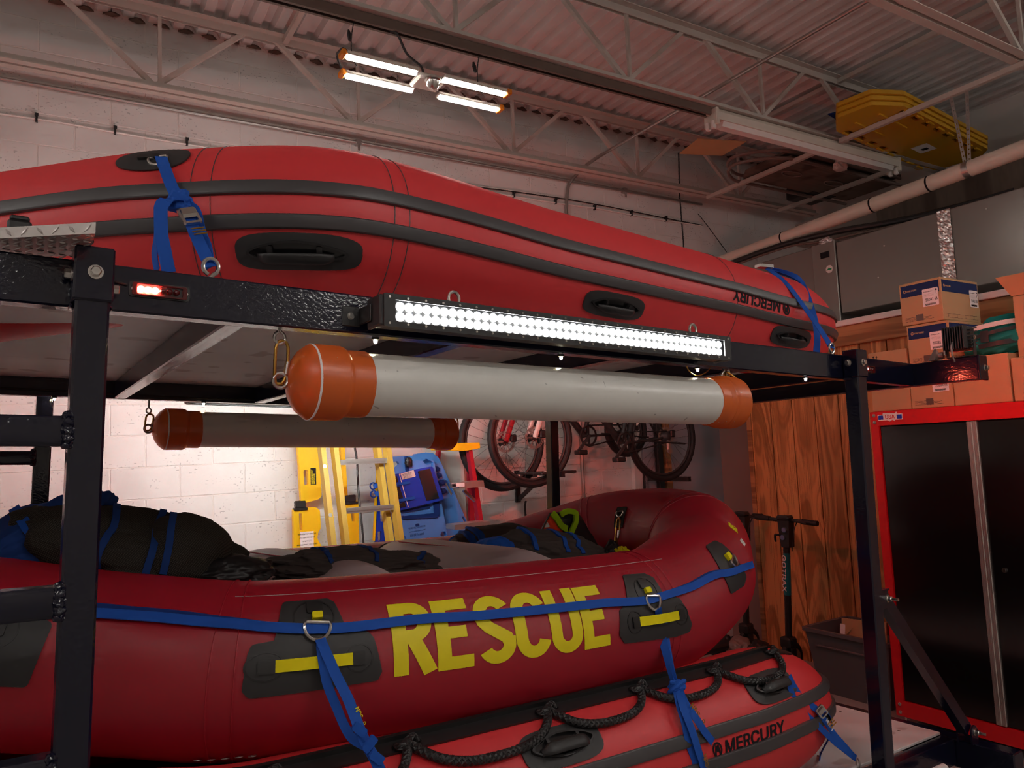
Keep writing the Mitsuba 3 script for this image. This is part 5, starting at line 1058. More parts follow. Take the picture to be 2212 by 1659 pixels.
put(t, 'board', plate([(2.036, 5.11, 1.6425), (2.062, 5.11, 1.6593), (2.2832, 5.11, 1.6593), (2.3496, 5.11, 1.6475), (2.3818, 5.11, 1.6093), (2.4041, 5.11, 1.4857), (2.4687, 5.11, 1.0602), (2.5246, 5.11, 0.5944), (2.1176, 5.11, 0.6497), (2.0825, 5.11, 1.12)], .04, ([(2.2884, 5.11, 1.6196), (2.3222, 5.11, 1.6333), (2.3782, 5.11, 1.6034), (2.3704, 5.11, 1.5762), (2.3205, 5.11, 1.5877)], [(2.0543, 5.11, 1.618), (2.0929, 5.11, 1.6282), (2.1114, 5.11, 1.6034), (2.0719, 5.11, 1.5725)], [(2.094, 5.11, 1.0837), (2.1042, 5.11, 1.1004), (2.1391, 5.11, 1.0942), (2.1446, 5.11, 1.0671), (2.106, 5.11, 1.0591)], [(2.4083, 5.11, 1.0779), (2.4194, 5.11, 1.1011), (2.4533, 5.11, 1.1011), (2.4635, 5.11, 1.0667), (2.4346, 5.11, 1.0573)], [(2.0874, 5.11, 1.2666), (2.1064, 5.11, 1.2622), (2.1123, 5.11, 1.2115), (2.0917, 5.11, 1.2044)]), .010), M_SKYBLUE)
p_ = (2.172, 5.066, 1.0863)
for k, (tx, h, w, dz) in enumerate((('BASE board', .017, .105, 0), ('www.ironduck.com', .008, .125, .030), ('RESCUE DIVISION', .011, .13, .053))):
    put(t, 'print', lay(text(tx, h, .0006, width=w), (p_[0] + .004 - .006 * k, 5.0695, p_[2] + dz), unit((1, 0, .07)), unit((-.07, 0, 1))), M_BLUE_DARK)
put(t, 'emblem', lay(prism(rrect(.03, .02, .006), .0006), (p_[0] + .06, 5.0695, p_[2] + .078), (1, 0, 0), (0, 0, 1)), M_BLUE_DARK)
t = thing('extrication_vest', 'dark blue extrication vest with black pads strapped to the sky blue board', 'vest')
put(t, 'vest', plate([(2.037, 5.066, 1.5329), (2.1037, 5.066, 1.5382), (2.1944, 5.066, 1.5561), (2.35, 5.066, 1.5762), (2.3621, 5.066, 1.5428), (2.4312, 5.066, 1.3325), (2.33, 5.066, 1.3155), (2.1657, 5.066, 1.2919), (2.0761, 5.066, 1.2799)], .035, (), .012), M_ROYAL)
for pts in ([(2.2303, 5.03, 1.5482), (2.3261, 5.03, 1.5614), (2.3889, 5.03, 1.3473), (2.2911, 5.03, 1.3361)], [(2.0301, 5.03, 1.5175), (2.068, 5.03, 1.5225), (2.0793, 5.03, 1.482), (2.0394, 5.03, 1.4744)], [(2.0414, 5.03, 1.441), (2.0857, 5.03, 1.4465), (2.1115, 5.03, 1.3675), (2.0493, 5.03, 1.3543)], [(2.0483, 5.03, 1.3242), (2.1219, 5.03, 1.3363), (2.1291, 5.03, 1.3077), (2.0567, 5.03, 1.2945)]): put(t, 'pad', plate(pts, .006, (), .004), M_BLACK)
for pts in ([(2.0305, 5.024, 1.4692), (2.164, 5.024, 1.4831), (2.1666, 5.024, 1.4652), (2.0361, 5.024, 1.4484)], [(2.0412, 5.024, 1.3562), (2.1955, 5.024, 1.3737), (2.1986, 5.024, 1.3529), (2.0469, 5.024, 1.3373)]): put(t, 'strap', plate(pts, .005, (), .003), M_BLUE)
q = [(2.0982, 5.03, 1.5373), (2.1996, 5.03, 1.5593), (2.2127, 5.03, 1.5111), (2.1101, 5.03, 1.4937)]
ad = put(t, 'address_label', plate(q, .002, (), .002), M_LABEL)
ux = unit(np.array(q[1]) - np.array(q[0])); uz = np.cross(ux, (0, 1.0, 0)); uz = uz if uz[2] > 0 else -uz
for k, tx in enumerate(('RANGEMONT RESCUE', '118 MAGNOLIA ST', 'PO BOX 211', 'RANGEMONT, VA 24140', '276-930-2911')): put(ad, 'print', lay(text(tx, .005, .0006, width=.070 - .012 * (k in (2, 4))), np.array(q[0]) + ux * (.012 + .006 * (k in (2, 4))) - uz * (.012 + .0085 * k) + [0, -.002, 0], ux, uz), M_INK)
put(t, 'seam', plate([(2.0857, 5.029, 1.5362), (2.0908, 5.029, 1.5371), (2.1514, 5.029, 1.3002), (2.1463, 5.029, 1.2989)], .002, (), 0), M_LABEL)
for pts in ([(2.1453, 5.064, 1.655), (2.1713, 5.064, 1.6599), (2.1772, 5.064, 1.5522), (2.1514, 5.064, 1.5506)], [(2.0972, 5.064, 1.2737), (2.3284, 5.064, 1.2977), (2.3277, 5.064, 1.2797), (2.1126, 5.064, 1.2596)], [(2.3592, 5.064, 1.3195), (2.4062, 5.064, 1.3222), (2.4068, 5.064, 1.2195), (2.3608, 5.064, 1.2412)], [(2.1068, 5.064, 1.2377), (2.3661, 5.064, 1.2396), (2.4021, 5.064, 1.2199), (2.3847, 5.064, 1.2044), (2.1175, 5.064, 1.2164)]): put(t, 'loose_strap', plate(pts, .006, (), .004), M_BLUE_DARK)
put(t, 'buckle', blob((2.1728, 5.05, 1.6098), (.030, .018, .045), 4, .2, 2, 3), M_BLACK)
for lab_, pts in (('upper blue strap end poking out left of the ladder rail', [(1.8724, 4.98, 1.4791), (1.9302, 4.98, 1.4842), (1.9355, 4.98, 1.4582), (1.8775, 4.98, 1.4475)]), ('lower blue strap end with a ring poking out left of the ladder rail', [(1.8739, 4.98, 1.425), (1.9408, 4.98, 1.4321), (1.9429, 4.98, 1.4033), (1.891, 4.98, 1.3926)])):
    s = thing('strap_end', lab_, 'strap', 'strap ends beside the ladder rail'); put(s, 'strap', plate(pts, .012, (), .006), M_BLUE); c = np.array(pts[0]); put(s, 'clip', tube([c + np.array([.022 * math.cos(a) - .0, -.006, -.014 + .022 * math.sin(a)]) for a in np.linspace(0, 2 * np.pi, 16, endpoint=False)], .005, 6, True), M_BLUE_DARK)
# red step ladder
single('backing_board', plate([(2.5382, 5.33, 1.7146), (2.7484, 5.33, 1.7073), (2.7858, 5.33, 0.7194), (2.5001, 5.33, 0.7536)], .012), M_WALLGREY, 'plain grey-brown sheet leaning on the wall behind the red step ladder', 'board')
t = thing('step_ladder', 'red step ladder with a yellow top and grey treads left of the bicycle wheel', 'step ladder')
put(t, 'top_cap', plate([(2.2859, 4.95, 1.7363), (2.6474, 4.95, 1.7337), (2.649, 4.95, 1.6924), (2.5308, 4.95, 1.6784), (2.4228, 4.95, 1.6836), (2.3038, 4.95, 1.691)], .10, (), .006), M_BOARDYEL)
for pts in ([(2.569, 4.93, 1.6899), (2.6001, 4.93, 1.6918), (2.8171, 4.93, 0.5797), (2.7749, 4.93, 0.5854)], [(2.477, 5.24, 1.692), (2.5001, 5.24, 1.6931), (2.2498, 5.24, 0.6136), (2.2203, 5.24, 0.6177)]): put(t, 'front_rail', plate(pts, .05, (), .002), M_STEPRED)
for pts in ([(2.7012, 5.18, 1.6535), (2.7374, 5.18, 1.652), (2.7553, 5.18, 0.6153), (2.7018, 5.18, 0.6223)],): put(t, 'rear_rail', plate(pts, .03, (), .002), M_STEPRED)
for pts in ([(2.4121, 4.9, 1.4539), (2.6153, 4.9, 1.4631), (2.6235, 4.9, 1.4173), (2.4205, 4.9, 1.4179)], [(2.3773, 4.9, 1.171), (2.6503, 4.9, 1.1746), (2.6573, 4.9, 1.132), (2.3759, 4.9, 1.1361)]): put(t, 'tread', plate(pts, .14, (), .003), M_ALU)
put(t, 'tread_label', plate([(2.3598, 4.755, 1.4545), (2.4596, 4.755, 1.4556), (2.4611, 4.755, 1.4294), (2.3632, 4.755, 1.4284)], .0015, (), .001), M_LABEL)
put(t, 'tread_label', plate([(2.3607, 4.753, 1.4528), (2.3911, 4.753, 1.4533), (2.3922, 4.753, 1.4319), (2.3637, 4.753, 1.4313)], .0015, (), .001), M_INK)
put(t, 'brace', bar((2.5144, 4.88, 1.3943), (2.6155, 4.9, 1.3142), .02, .02), M_ALU)

# ---------------------------------------------------------------- bicycles hung on the wall
def torus(c, R_, r, k=64, q=12):
    a = np.linspace(0, 2 * np.pi, k, endpoint=False); return tube(np.stack([c[0] + R_ * np.cos(a), np.full(k, c[1]), c[2] + R_ * np.sin(a)], 1), r, q, True)
def bike_wheel(parent, c, R_, tw=.026, refl=None, rotor=True):
    w = put(parent, 'wheel', torus(c, R_ - tw, tw), M_RUBBER); c = np.asarray(c, float)
    put(w, 'rim', torus(c, R_ - 2 * tw - .008, .011, 64, 8), M_BLACKSATIN)
    put(w, 'hub', cat(rod(c + [0, -.05, 0], c + [0, .05, 0], .018, 16), disc(c + [0, -.035, 0], (0, -1, 0), .030, .006, 20), disc(c + [0, .035, 0], (0, 1, 0), .030, .006, 20)), M_BLACK)
    sp = []
    for k in range(28):
        a = k * 2 * np.pi / 28; b = a + (1.1 if k % 2 else -1.1) * (1 if k % 4 < 2 else -1); s = -.034 if k % 2 else .034
        sp.append(rod(c + [.026 * math.cos(b), s, .026 * math.sin(b)], c + [(R_ - .06) * math.cos(a), 0, (R_ - .06) * math.sin(a)], .0012, 5))
    put(w, 'spokes', cat(*sp), M_BLACKSATIN, kind='stuff')
    if rotor:
        g = sg.Point(0, 0).buffer(.082, quad_segs=16).difference(sg.Point(0, 0).buffer(.064, quad_segs=16))
        for k in range(24): g = g.difference(sg.Point(.073 * math.cos(k * np.pi / 12), .073 * math.sin(k * np.pi / 12)).buffer(.005, quad_segs=3))
        for k in range(6): g = g.union(sg.LineString([(0, 0), (.070 * math.cos(k * 1.047), .070 * math.sin(k * 1.047))]).buffer(.004))
        put(w, 'brake_disc', lay(prism(g, .003), c + [0, -.045, 0], (1, 0, 0), (0, 0, 1)), M_EMT)
        put(w, 'brake_caliper', box(c + [.045, -.065, -.005], c + [.095, -.025, .055], .008), M_BLACK)
    if refl is not None: put(w, 'reflector', lay(prism(lens(.055, .014), .006), c + np.array([(R_ - .085) * math.cos(refl), -.01, (R_ - .085) * math.sin(refl)]), unit((-math.sin(refl), 0, math.cos(refl))), unit((math.cos(refl), 0, math.sin(refl)))), M_REFLECT)
    return w
def bicycle(label, fc, rc, R_, y, fork_m, rr=None):
    t = thing('bicycle', label, 'bicycle', 'bicycles on the back wall'); fc, rc = np.array(fc, float), np.array(rc, float)
    bike_wheel(t, fc, R_, .026, -1.25); bike_wheel(t, rc, rr or R_, .026, 2.6)
    bb = np.array([rc[0] - .44, y, rc[2] - .035]); hd = fc + [.26, 0, .62]; st = bb + [.16, 0, .50]
    hd2 = hd + [-.045, 0, .10]
    for s in (-.055, .055): put(t, 'fork_leg', cat(tube([fc + [0, s, 0], fc + [.125, s, .30]], .019, 12), tube([fc + [.11, s, .26], fc + [.24, s, .58]], .015, 12)), fork_m)
    put(t, 'fork_crown', box(fc + [.20, -.075, .54], fc + [.28, .075, .60], .012), M_BLACK)
    put(t, 'frame', cat(tube([hd, bb], .028, 14), tube([hd2, st], .020, 12), tube([bb, st], .019, 12), tube([fc + [.24, 0, .58], hd2 + [-.02, 0, .05]], .024, 12)), M_BLACK)
    for s in (-.045, .045):
        put(t, 'chain_stay', tube(smooth_path([bb + [.02, s * .6, .0], bb + [.20, s, .006], rc + [0, s * 1.2, 0]], 12), .010, 8), M_BLACK); put(t, 'seat_stay', tube([st + [0, s * .4, -.06], rc + [0, s * 1.2, 0]], .008, 8), M_BLACK)
    put(t, 'saddle', blob(st + [.03, 0, .16], (.14, .065, .03), 3, .1, 1.5, 4), M_BLACK); put(t, 'seat_post', rod(st, st + [.04, 0, .15], .014), M_EMT)
    put(t, 'handlebar', tube([hd2 + [-.03, -.20, .07], hd2 + [-.03, .14, .07]], .014, 10), M_BLACK)
    put(t, 'chainring', lay(prism(sg.Point(0, 0).buffer(.085).difference(sg.Point(0, 0).buffer(.068)).union(stroke([(-.08, 0), (.08, 0)], .02)).union(stroke([(0, -.08), (0, .08)], .02)), .005), bb + [0, -.055, 0], (1, 0, 0), (0, 0, 1)), M_BLACK)
    put(t, 'chain', tube([bb + [0, -.06, -.085], rc + [0, -.06, -.045], rc + [.03, -.06, 0], rc + [0, -.06, .045], bb + [0, -.06, .085], bb + [-.06, -.06, .06], bb + [-.085, -.06, 0], bb + [-.06, -.06, -.06]], .006, 6, True), M_RUBBER)
    put(t, 'cassette', lathe([(0, 0), (.055, 0), (.045, .012), (.035, .026), (.02, .034), (0, .034)], rc + [0, -.045, 0], (0, -1, 0), 24), M_BLACKSATIN)
    put(t, 'derailleur', cat(box(rc + [-.02, -.085, -.13], rc + [.02, -.06, -.03], .01), disc(rc + [.0, -.08, -.12], (0, -1, 0), .022, .012, 14)), M_EMT)
    cr = put(t, 'crank', bar(bb + [0, -.075, 0], bb + [-.125, -.085, -.115], .022, .016, (0, 1, 0)), M_BLACKSATIN)
    put(cr, 'pedal', box(bb + [-.175, -.16, -.15], bb + [-.085, -.085, -.112], .008), M_BLACK); put(cr, 'pedal_reflector', box(bb + [-.09, -.155, -.148], bb + [-.080, -.095, -.115], .002), M_REFLECT)
    put(t, 'kickstand', tube([rc + [-.30, -.05, -.02], rc + [.16, -.10, -.065]], .007, 8), M_BLACK)
    return t
fB = (3.0576, 4.8, 1.7531); rC = (4.3558, 4.8, 1.724)
bicycle('nearer hanging bicycle with a white fork, the far trailer post in front of it', fB, rC, .372, 4.80, M_WHITE)
fA = (2.9361, 5.02, 1.7335); rD = (4.1546, 5.02, 1.7934)
bicycle('farther hanging bicycle whose front tyre shows leftmost, beside the red step ladder', fA, rD, .375, 5.02, M_STEPRED, .225)
t = thing('wall_bracket', 'black triangular bracket on the block wall under the hanging bicycle wheels', 'bracket')
put(t, 'wall_plate', box((3.255, 5.385, 1.24), (3.305, 5.399, 1.50), .003), M_BLACK); put(t, 'arm', bar((3.28, 5.39, 1.47), (3.28, 4.72, 1.47), .03, .04), M_BLACK); put(t, 'strut', bar((3.28, 5.39, 1.26), (3.28, 5.0, 1.46), .02, .03), M_BLACK)
put(t, 'cradle', box((3.10, 4.74, 1.475), (3.42, 5.06, 1.495), .005), M_BLACK)
single('hanging_cord', tube(smooth_path([(3.3358, 5.36, 1.2491), (3.3241, 5.36, 1.2008), (3.3275, 5.36, 1.0988), (3.3222, 5.36, 0.9191)], 20), .009, 8), M_BLACK, 'black cord hanging from the wall bracket under the bicycles', 'cord')
t = thing('wall_bracket', 'black bracket behind the right bicycle wheel', 'bracket'); put(t, 'arm', bar((4.62, 5.30, 1.36), (4.62, 4.78, 1.36), .03, .04), M_BLACK); put(t, 'wall_plate', box((4.59, 5.33, 1.20), (4.65, 5.35, 1.46), .003), M_BLACK)

# ---------------------------------------------------------------- right side: scooters, tote, tool cabinet, boxes
def scooter(x, y, label, lean, name_text=True, spread=1.0):
    t = thing('kick_scooter', label, 'scooter', 'black electric scooters'); b = np.array([x, y, .19]); tp_ = b + np.array([lean, -.070, .86])
    st = put(t, 'stem', tube([b, tp_], .024, 16), M_BLACK); u = unit(tp_ - b)
    put(st, 'colour_band', tube([b + u * .36, b + u * .66], .0248, 16), M_TEALSTEM)
    if name_text:
        n = unit(np.cross((0, 1.0, 0), u)); n = -n if n[0] > 0 else n; m = text('GOTRAX', .030, .0012, width=.26)
        put(st, 'lettering', lay((m[0] - [0, .015, 0], m[1]), b + u * .645 + n * .0252 + [0, .006, 0], -u, np.cross(n, -u)), M_LABEL)
    put(t, 'handlebar', tube([tp_ + [.2 * (1 - spread), -.26 * spread, .015], tp_ + [0, -.10 * spread, .03], tp_ + [0, .10 * spread, .03], tp_ + [-.2 * (1 - spread), .26 * spread, .04]], .014, 12), M_BLACK)
    for s in (-1, 1): put(t, 'grip', tube([tp_ + [-s * .1 * (1 - spread), s * .14 * spread, .031 + .004 * s], tp_ + [-s * .2 * (1 - spread), s * .265 * spread, .03 + .01 * s]], .019, 14), M_RUBBER)
    put(t, 'display', box(tp_ + [-.045, -.055, .03], tp_ + [.03, .055, .065], .012), M_BLACK)
    put(t, 'clamp', hull(np.vstack([tp_ + np.array([x_, y_, z_]) for x_ in (-.03, .03) for y_, z_ in ((-.05, .03), (.05, .03), (.04, -.09), (-.035, -.16), (.03, -.16))])), M_BLACK)
    put(t, 'head_lamp', cat(disc(tp_ + [-.03, -.01, -.035], (-1, 0, 0), .018, .012), disc(tp_ + [-.032, .008, -.09], (-1, 0, 0), .018, .008)), M_CHROME)
    put(t, 'hook', tube(smooth_path([tp_ + [-.02, .03, -.08], tp_ + [-.06, .05, -.07], tp_ + [-.05, .06, -.12]], 12), .008, 8), M_BLACK)
    put(t, 'brake_lever', tube([tp_ + [-.03, -.10, .03], tp_ + [-.045, -.21, .02]], .006, 8), M_BLACK)
    put(t, 'cable', tube(smooth_path([tp_ + [-.01, -.11, .03], tp_ + [-.06, -.11, -.06], tp_ + [-.03, -.06, -.18]], 16), .004, 6), M_BLACK)
    put(t, 'folding_joint', cat(box(b + [-.05, -.045, -.02], b + [.045, .045, .06], .014), rod(b + [0, -.05, .03], b + [0, .06, .03], .02)), M_BLACK)
    put(t, 'fork', box(b + [-.03, -.045, -.12], b + [.03, .045, -.01], .008), M_BLACK)
    a = np.linspace(0, 2 * np.pi, 40, endpoint=False); wc = b + [.02, 0, -.08]
    for c in (wc, wc + np.array([-.88, 0, .0])): put(t, 'wheel', tube(np.stack([c[0] + .085 * np.cos(a), np.full(40, c[1]), c[2] + .085 * np.sin(a)], 1), .022, 10, True), M_RUBBER); put(t, 'hub', rod(c + np.array([0, -.03, 0]), c + np.array([0, .03, 0]), .06, 24), M_EMT)
    put(t, 'deck', box(b + [-.80, -.075, -.085], b + [-.03, .075, -.035], .014), M_BLACK)
    return t
scooter(4.52, 3.79, 'black electric scooter with a teal stem standing against the wood wall', -.02)
scooter(4.62, 4.27, 'second black scooter mostly hidden behind the bow of the rescue raft', -.03, True, .25)
t = thing('storage_tote', 'grey plastic storage tote holding torn cardboard beside the tool cabinet', 'tote')
tx0, tx1, ty0, ty1, tz = 4.285, 4.74, 2.86, 3.455, .41
def tote_ring(e, z): return [(tx0 + .05 - e, ty0 + .05 - e, z), (tx1 - .05 + e, ty0 + .05 - e, z), (tx1 - .05 + e, ty1 - .05 + e, z), (tx0 + .05 - e, ty1 - .05 + e, z)]
outer = m3.Manifold.hull_points(np.array(tote_ring(0, 0) + tote_ring(.05, tz))); inner = m3.Manifold.hull_points(np.array(tote_ring(-.006, .01) + tote_ring(.044, tz + .02)))
put(t, 'body', outer - inner, M_TOTE)
rim_ = (sg.box(tx0 - .02, ty0 - .02, tx1 + .02, ty1 + .02).buffer(.0)).buffer(-.03).buffer(.03).difference(sg.box(tx0 + .008, ty0 + .008, tx1 - .008, ty1 - .008)); put(t, 'rim', lay(prism(rim_, .022), (0, 0, tz - .02), (1, 0, 0), (0, 1, 0)), M_TOTE)
for z_ in (.30,): put(t, 'step', box((tx0 - .002, ty0 + .08, z_), (tx0 + .03, ty1 - .08, z_ + .012), .003), M_TOTE)
t = thing('cardboard_scrap', 'torn cardboard box with a white label sticking out of the grey tote', 'cardboard')
put(t, 'panel', slab([(4.46, 3.32, .14), (4.34, 2.92, .14), (4.40, 2.94, .50), (4.52, 3.34, .45)], (1, -.3, .2), .006), M_CARD)
put(t, 'panel', slab([(4.46, 3.34, .30), (4.50, 3.10, .54), (4.56, 3.12, .54), (4.54, 3.36, .30)], (0, -.3, 1), .006), M_CARD)
put(t, 'panel', slab([(4.42, 3.05, .38), (4.62, 3.0, .40), (4.64, 2.95, .50), (4.44, 3.0, .48)], (.2, 1, .3), .006), M_CARD)
put(t, 'label', lay(prism(rrect(.05, .085, .003), .0012), (4.405, 3.255, .40), unit((-.12, -.40, .02)), unit((.06, 0, .34))), M_LABEL)
for k in range(3): single('floor_bag', blob((4.45 - .02 * k, 4.0 + .17 * k, .10), (.10, .09, .10), 70 + k, .3, 2, 4), (M_BLACK, M_BROWNSTEEL, M_BLACK)[k], ('small black bag on the floor behind the lowest boat, nearest the teal scooter', 'small brown bag on the floor behind the lowest boat', 'small black bag on the floor in the back corner')[k], 'bag')
# tool cabinet (its own frame, turned slightly from the wall)
t = thing('tool_cabinet', 'tall red-framed steel tool cabinet with glossy black doors', 'cabinet')
cx, cy0, cy1, cz0, cz1 = 4.20, 1.50, 2.638, .052, 1.782
def cb(name, mesh, m, parent=t, **kw): return put(parent, name, mesh, m, frame='C', **kw)
cb('carcass', box((cx + .03, cy0 + .01, cz0 + .01), (cx + .58, cy1 - .01, cz1 - .004), .004), M_BLACK)
fr = sg.box(cy0, cz0, cy1, cz1).difference(sg.box(cy0 + .05, cz0 + .085, cy1 - .048, cz1 - .082))
cb('front_frame', lay(prism(fr, .03), (cx + .03, 0, 0), (0, 1, 0), (0, 0, 1), (-1, 0, 0)), M_CABRED, smooth=False)
cb('side_panel', box((cx + .005, cy1 - .003, cz0), (cx + .58, cy1, cz1), .001), M_CABRED, smooth=False)
cym = 2.075
for a, b in ((cym + .024, cy1 - .052), (cy0 + .054, cym - .024)):
    d = cb('door', box((cx + .010, a, cz0 + .089), (cx + .026, b, cz1 - .086), .004), M_GLOSSBLACK)
    e = a - .012 if a > cym else b + .012
    cb('edge_pull', cat(box((cx - .004, e - .018, cz0 + .09), (cx + .02, e - .003, cz1 - .087), .003), box((cx - .001, e - .003, cz0 + .09), (cx + .02, e + .010, cz1 - .087), .001)), M_ALU, d, smooth=False)
cb('lock', cat(disc((cx + .010, 1.985, .93), (-1, 0, 0), .013, .006, 18), disc((cx + .004, 1.985, .93), (-1, 0, 0), .008, .003, 14)), M_CHROME)
for y in (cy1 - .026, cy0 + .026):
    for z in (cz1 - .022, cz1 - .062, cz0 + .022, cz0 + .066): cb('bolt', lathe([(0, 0), (.010, 0), (.009, .005), (.005, .008), (0, .009)], (cx, y, z), (-1, 0, 0), 14), M_CHROME)
    for x in (cx + .05, cx + .52): cb('foot', cat(rod((x, y, 0), (x, y, .012), .022), rod((x, y, .01), (x, y, cz0 + .01), .008)), M_CHROME)
# flag sticker
sx, sz = 2.515, cz1 - .036
stk = cb('sticker', lay(prism(rrect(.150, .034, .003).union(sg.Polygon([(-.042, .026), (.030, .020), (.040, .030), (.046, .018), (.034, -.006), (.026, -.026), (.014, -.014), (-.002, -.026), (-.02, -.016), (-.042, -.014)])), .0008), (cx - .0002, sx, sz), (0, -1, 0), (0, 0, 1)), M_LABEL)
for y_ in (.056, -.056): cb('blue_field', lay(prism(rrect(.030, .024, .002), .0006), (cx - .001, sx + y_, sz), (0, -1, 0), (0, 0, 1)), M_ROYAL, stk)
m = text('USA', .021, .0006); cb('print', lay((m[0] - [m[0][:, 0].max() / 2, .010, 0], m[1]), (cx - .001, sx, sz + .002), (0, -1, 0), (0, 0, 1)), M_CABRED, stk)
# cardboard boxes on the cabinet
def carton(label, y0, y1, z0, z1, depth=.40, x0=4.222, printed=False, code='55081 66', group=None, tape=True):
    t = thing('cardboard_box', label, 'box', group); w = y1 - y0; h = z1 - z0
    cb('carton', box((x0, y0, z0), (x0 + depth, y1, z1), .003), M_CARD, t)
    if tape: cb('tape', box((x0 - .0006, (y0 + y1) / 2 - .026, z1 - .07), (x0 + .001, (y0 + y1) / 2 + .026, z1)), M_CARD, t)
    if printed:
        F = [((x0 - .0004, y1 - .010, 0), (0, -1, 0), w - .020), ((x0 + .010, y0 - .0004, 0), (1, 0, 0), depth - .02)]
        for k, (o, ax, L) in enumerate(F):
            o = np.array(o, float); ax = np.array(ax, float); n = np.cross(ax, (0, 0, 1.0))
            P = lambda x_, z_, e=0: o + ax * x_ + [0, 0, z_] + n * e
            bd = cb('printed_band', lay(prism(sg.box(0, -.066, L, 0), .0006), P(0, z1 - .014), ax, (0, 0, 1)), M_NAVY_PRINT, t)
            cb('emblem', lay(prism(sg.Point(0, 0).buffer(.0085).difference(sg.Point(0, 0).buffer(.0048)), .0005), P(.022, z1 - .047, .0008), ax, (0, 0, 1)), M_CARD, bd)
            cb('print', lay(text('HALYARD', .0095, .0005, width=.056), P(.034, z1 - .052, .0008), ax, (0, 0, 1)), M_CARD, bd)
            wl = .088; xs = L - wl - .006
            sl_ = cb('label', lay(prism(rrect(wl, .098, .004), .0006), P(xs + wl / 2, z1 - .103, .0010), ax, (0, 0, 1)), M_LABEL, t)
            cb('print', lay(text(code, .0150, .0004, width=.066), P(xs + .016, z1 - .123, .0017), ax, (0, 0, 1)), M_INK, sl_)
            cb('print', lay(text('PURPLE NITRILE', .0045, .0004, width=.050), P(xs + .008, z1 - .072, .0017), ax, (0, 0, 1)), M_INK, sl_)
            cb('print', lay(prism(sg.MultiPolygon([sg.box(.006 + .0018 * q, 0, .006 + .0018 * q + (.0012 if (q * 7) % 3 else .0006), .011) for q in range(34)]), .0004), P(xs + .006, z1 - .147, .0017), ax, (0, 0, 1)), M_INK, sl_)
            cb('print', lay(prism(sg.Point(0, 0).buffer(.005).union(sg.box(-.0015, -.026, .0015, -.011)), .0004), P(xs + .078, z1 - .066, .0017), ax, (0, 0, 1)), M_INK, sl_)
            for q in range(3): cb('print', lay(prism(sg.box(0, 0, .055, .0012), .0004), P(xs + .008, z1 - .084 - q * .006, .0017), ax, (0, 0, 1)), M_EMT, sl_)
            if k == 0:
                cb('print', lay(prism(sg.MultiPolygon([sg.box(0, q * .007, (.16, .13, .15, .10)[q], q * .007 + .0018) for q in range(4)]), .0004), P(.012, z0 + .018, .0004), ax, (0, 0, 1)), M_BROWN_RAIL, t); cb('print', lay(prism(sg.box(0, 0, .040, .036), .0005), P(.075, z0 + .016, .0004), ax, (0, 0, 1)), M_BROWN_RAIL, t)
            else:
                cb('print', lay(prism(sg.MultiPolygon([sg.box(0, 0, L - .03, .0012), sg.box(0, .02, L - .03, .0212)] + [sg.box(.03 + q * .09, .0014, .032 + q * .09, .0198) for q in range(4)]), .0004), P(.012, z0 + .016, .0004), ax, (0, 0, 1)), M_BROWN_RAIL, t)
    return t
GB = 'glove boxes with navy printed bands'
carton('topmost cardboard box with a navy printed band and white label, on the stack', 2.170, 2.405, 2.258, 2.498, printed=True, group=GB)
carton('second cardboard box from the top of the navy-banded stack, before the teal bag', 2.152, 2.384, 2.024, 2.254, printed=True, group=GB)
carton('lowest cardboard box of the navy-banded stack, half hidden by the trailer arm', 2.162, 2.394, 1.784, 2.020, printed=True, code='55084 66', group=GB)
t = carton('plain cardboard box with two up arrows on the left end of the cabinet', 2.398, 2.632, 1.784, 2.132, .40, 4.224)
cb('print', lay(prism(sg.MultiPolygon([sg.Polygon([(x + 0, 0), (x + .003, 0), (x + .003, .022), (x + .008, .022), (x + .0015, .032), (x - .005, .022), (x, .022)]) for x in (0, .020)]), .0006), (4.2236, 2.60, 2.08), (0, -1, 0), (0, 0, 1)), M_INK, t)
carton('wide cardboard box lit pink by the red lights, under the teal bag', 1.872, 2.156, 1.784, 2.036, .42, 4.224)
t = thing('cardboard_box', 'tall open cardboard box with a raised flap at the right edge of the picture', 'box')
cb('carton', box((4.30, 1.52, 1.784), (4.68, 1.855, 2.33), .003), M_CARD, t)
cb('flap', slab([(4.296, 1.858, 2.33), (4.296, 1.55, 2.33), (4.24, 1.55, 2.43), (4.24, 1.90, 2.43)], (1, 0, .5), .005), M_CARD, t)
t = carton('low cardboard box at the right edge, in front of the tall open box', 1.60, 1.862, 1.784, 2.005, .07, 4.224, tape=False)
t = thing('duffel_bag', 'teal green duffel bag with black straps and a white reflective stripe on the boxes', 'bag')
bo, br_ = np.array([4.44, 1.985, 2.135]), (.19, .185, .12)
cb('body', blob(bo, br_, 81, .22, 1.7, 5, (8, -10, -14), -.78), M_TEAL, t, smooth=True)
def on_bag(y0, y1, zf, w, m, name, tilt=0.0):
    P = []
    for q in np.linspace(0, 1, 24):
        y = y0 + (y1 - y0) * q; z = bo[2] + zf + tilt * q; e = max(.02, 1 - ((y - bo[1]) / br_[1]) ** 2 - ((z - bo[2]) / br_[2]) ** 2 * .8); P.append((bo[0] - br_[0] * math.sqrt(e) * 1.03 - .008, y, z))
    cb(name, ribbon(np.array(P), (0, 0, 1), w, .006), m, t)
on_bag(2.10, 1.86, .042, .024, M_REFLECT, 'reflective_stripe', .03); on_bag(2.10, 1.84, -.012, .018, M_BLACK, 'strap', .05); on_bag(2.02, 1.83, -.05, .024, M_BLACK, 'strap', .02); on_bag(2.0, 1.96, .0, .06, M_BLACK, 'pocket_flap', 0)

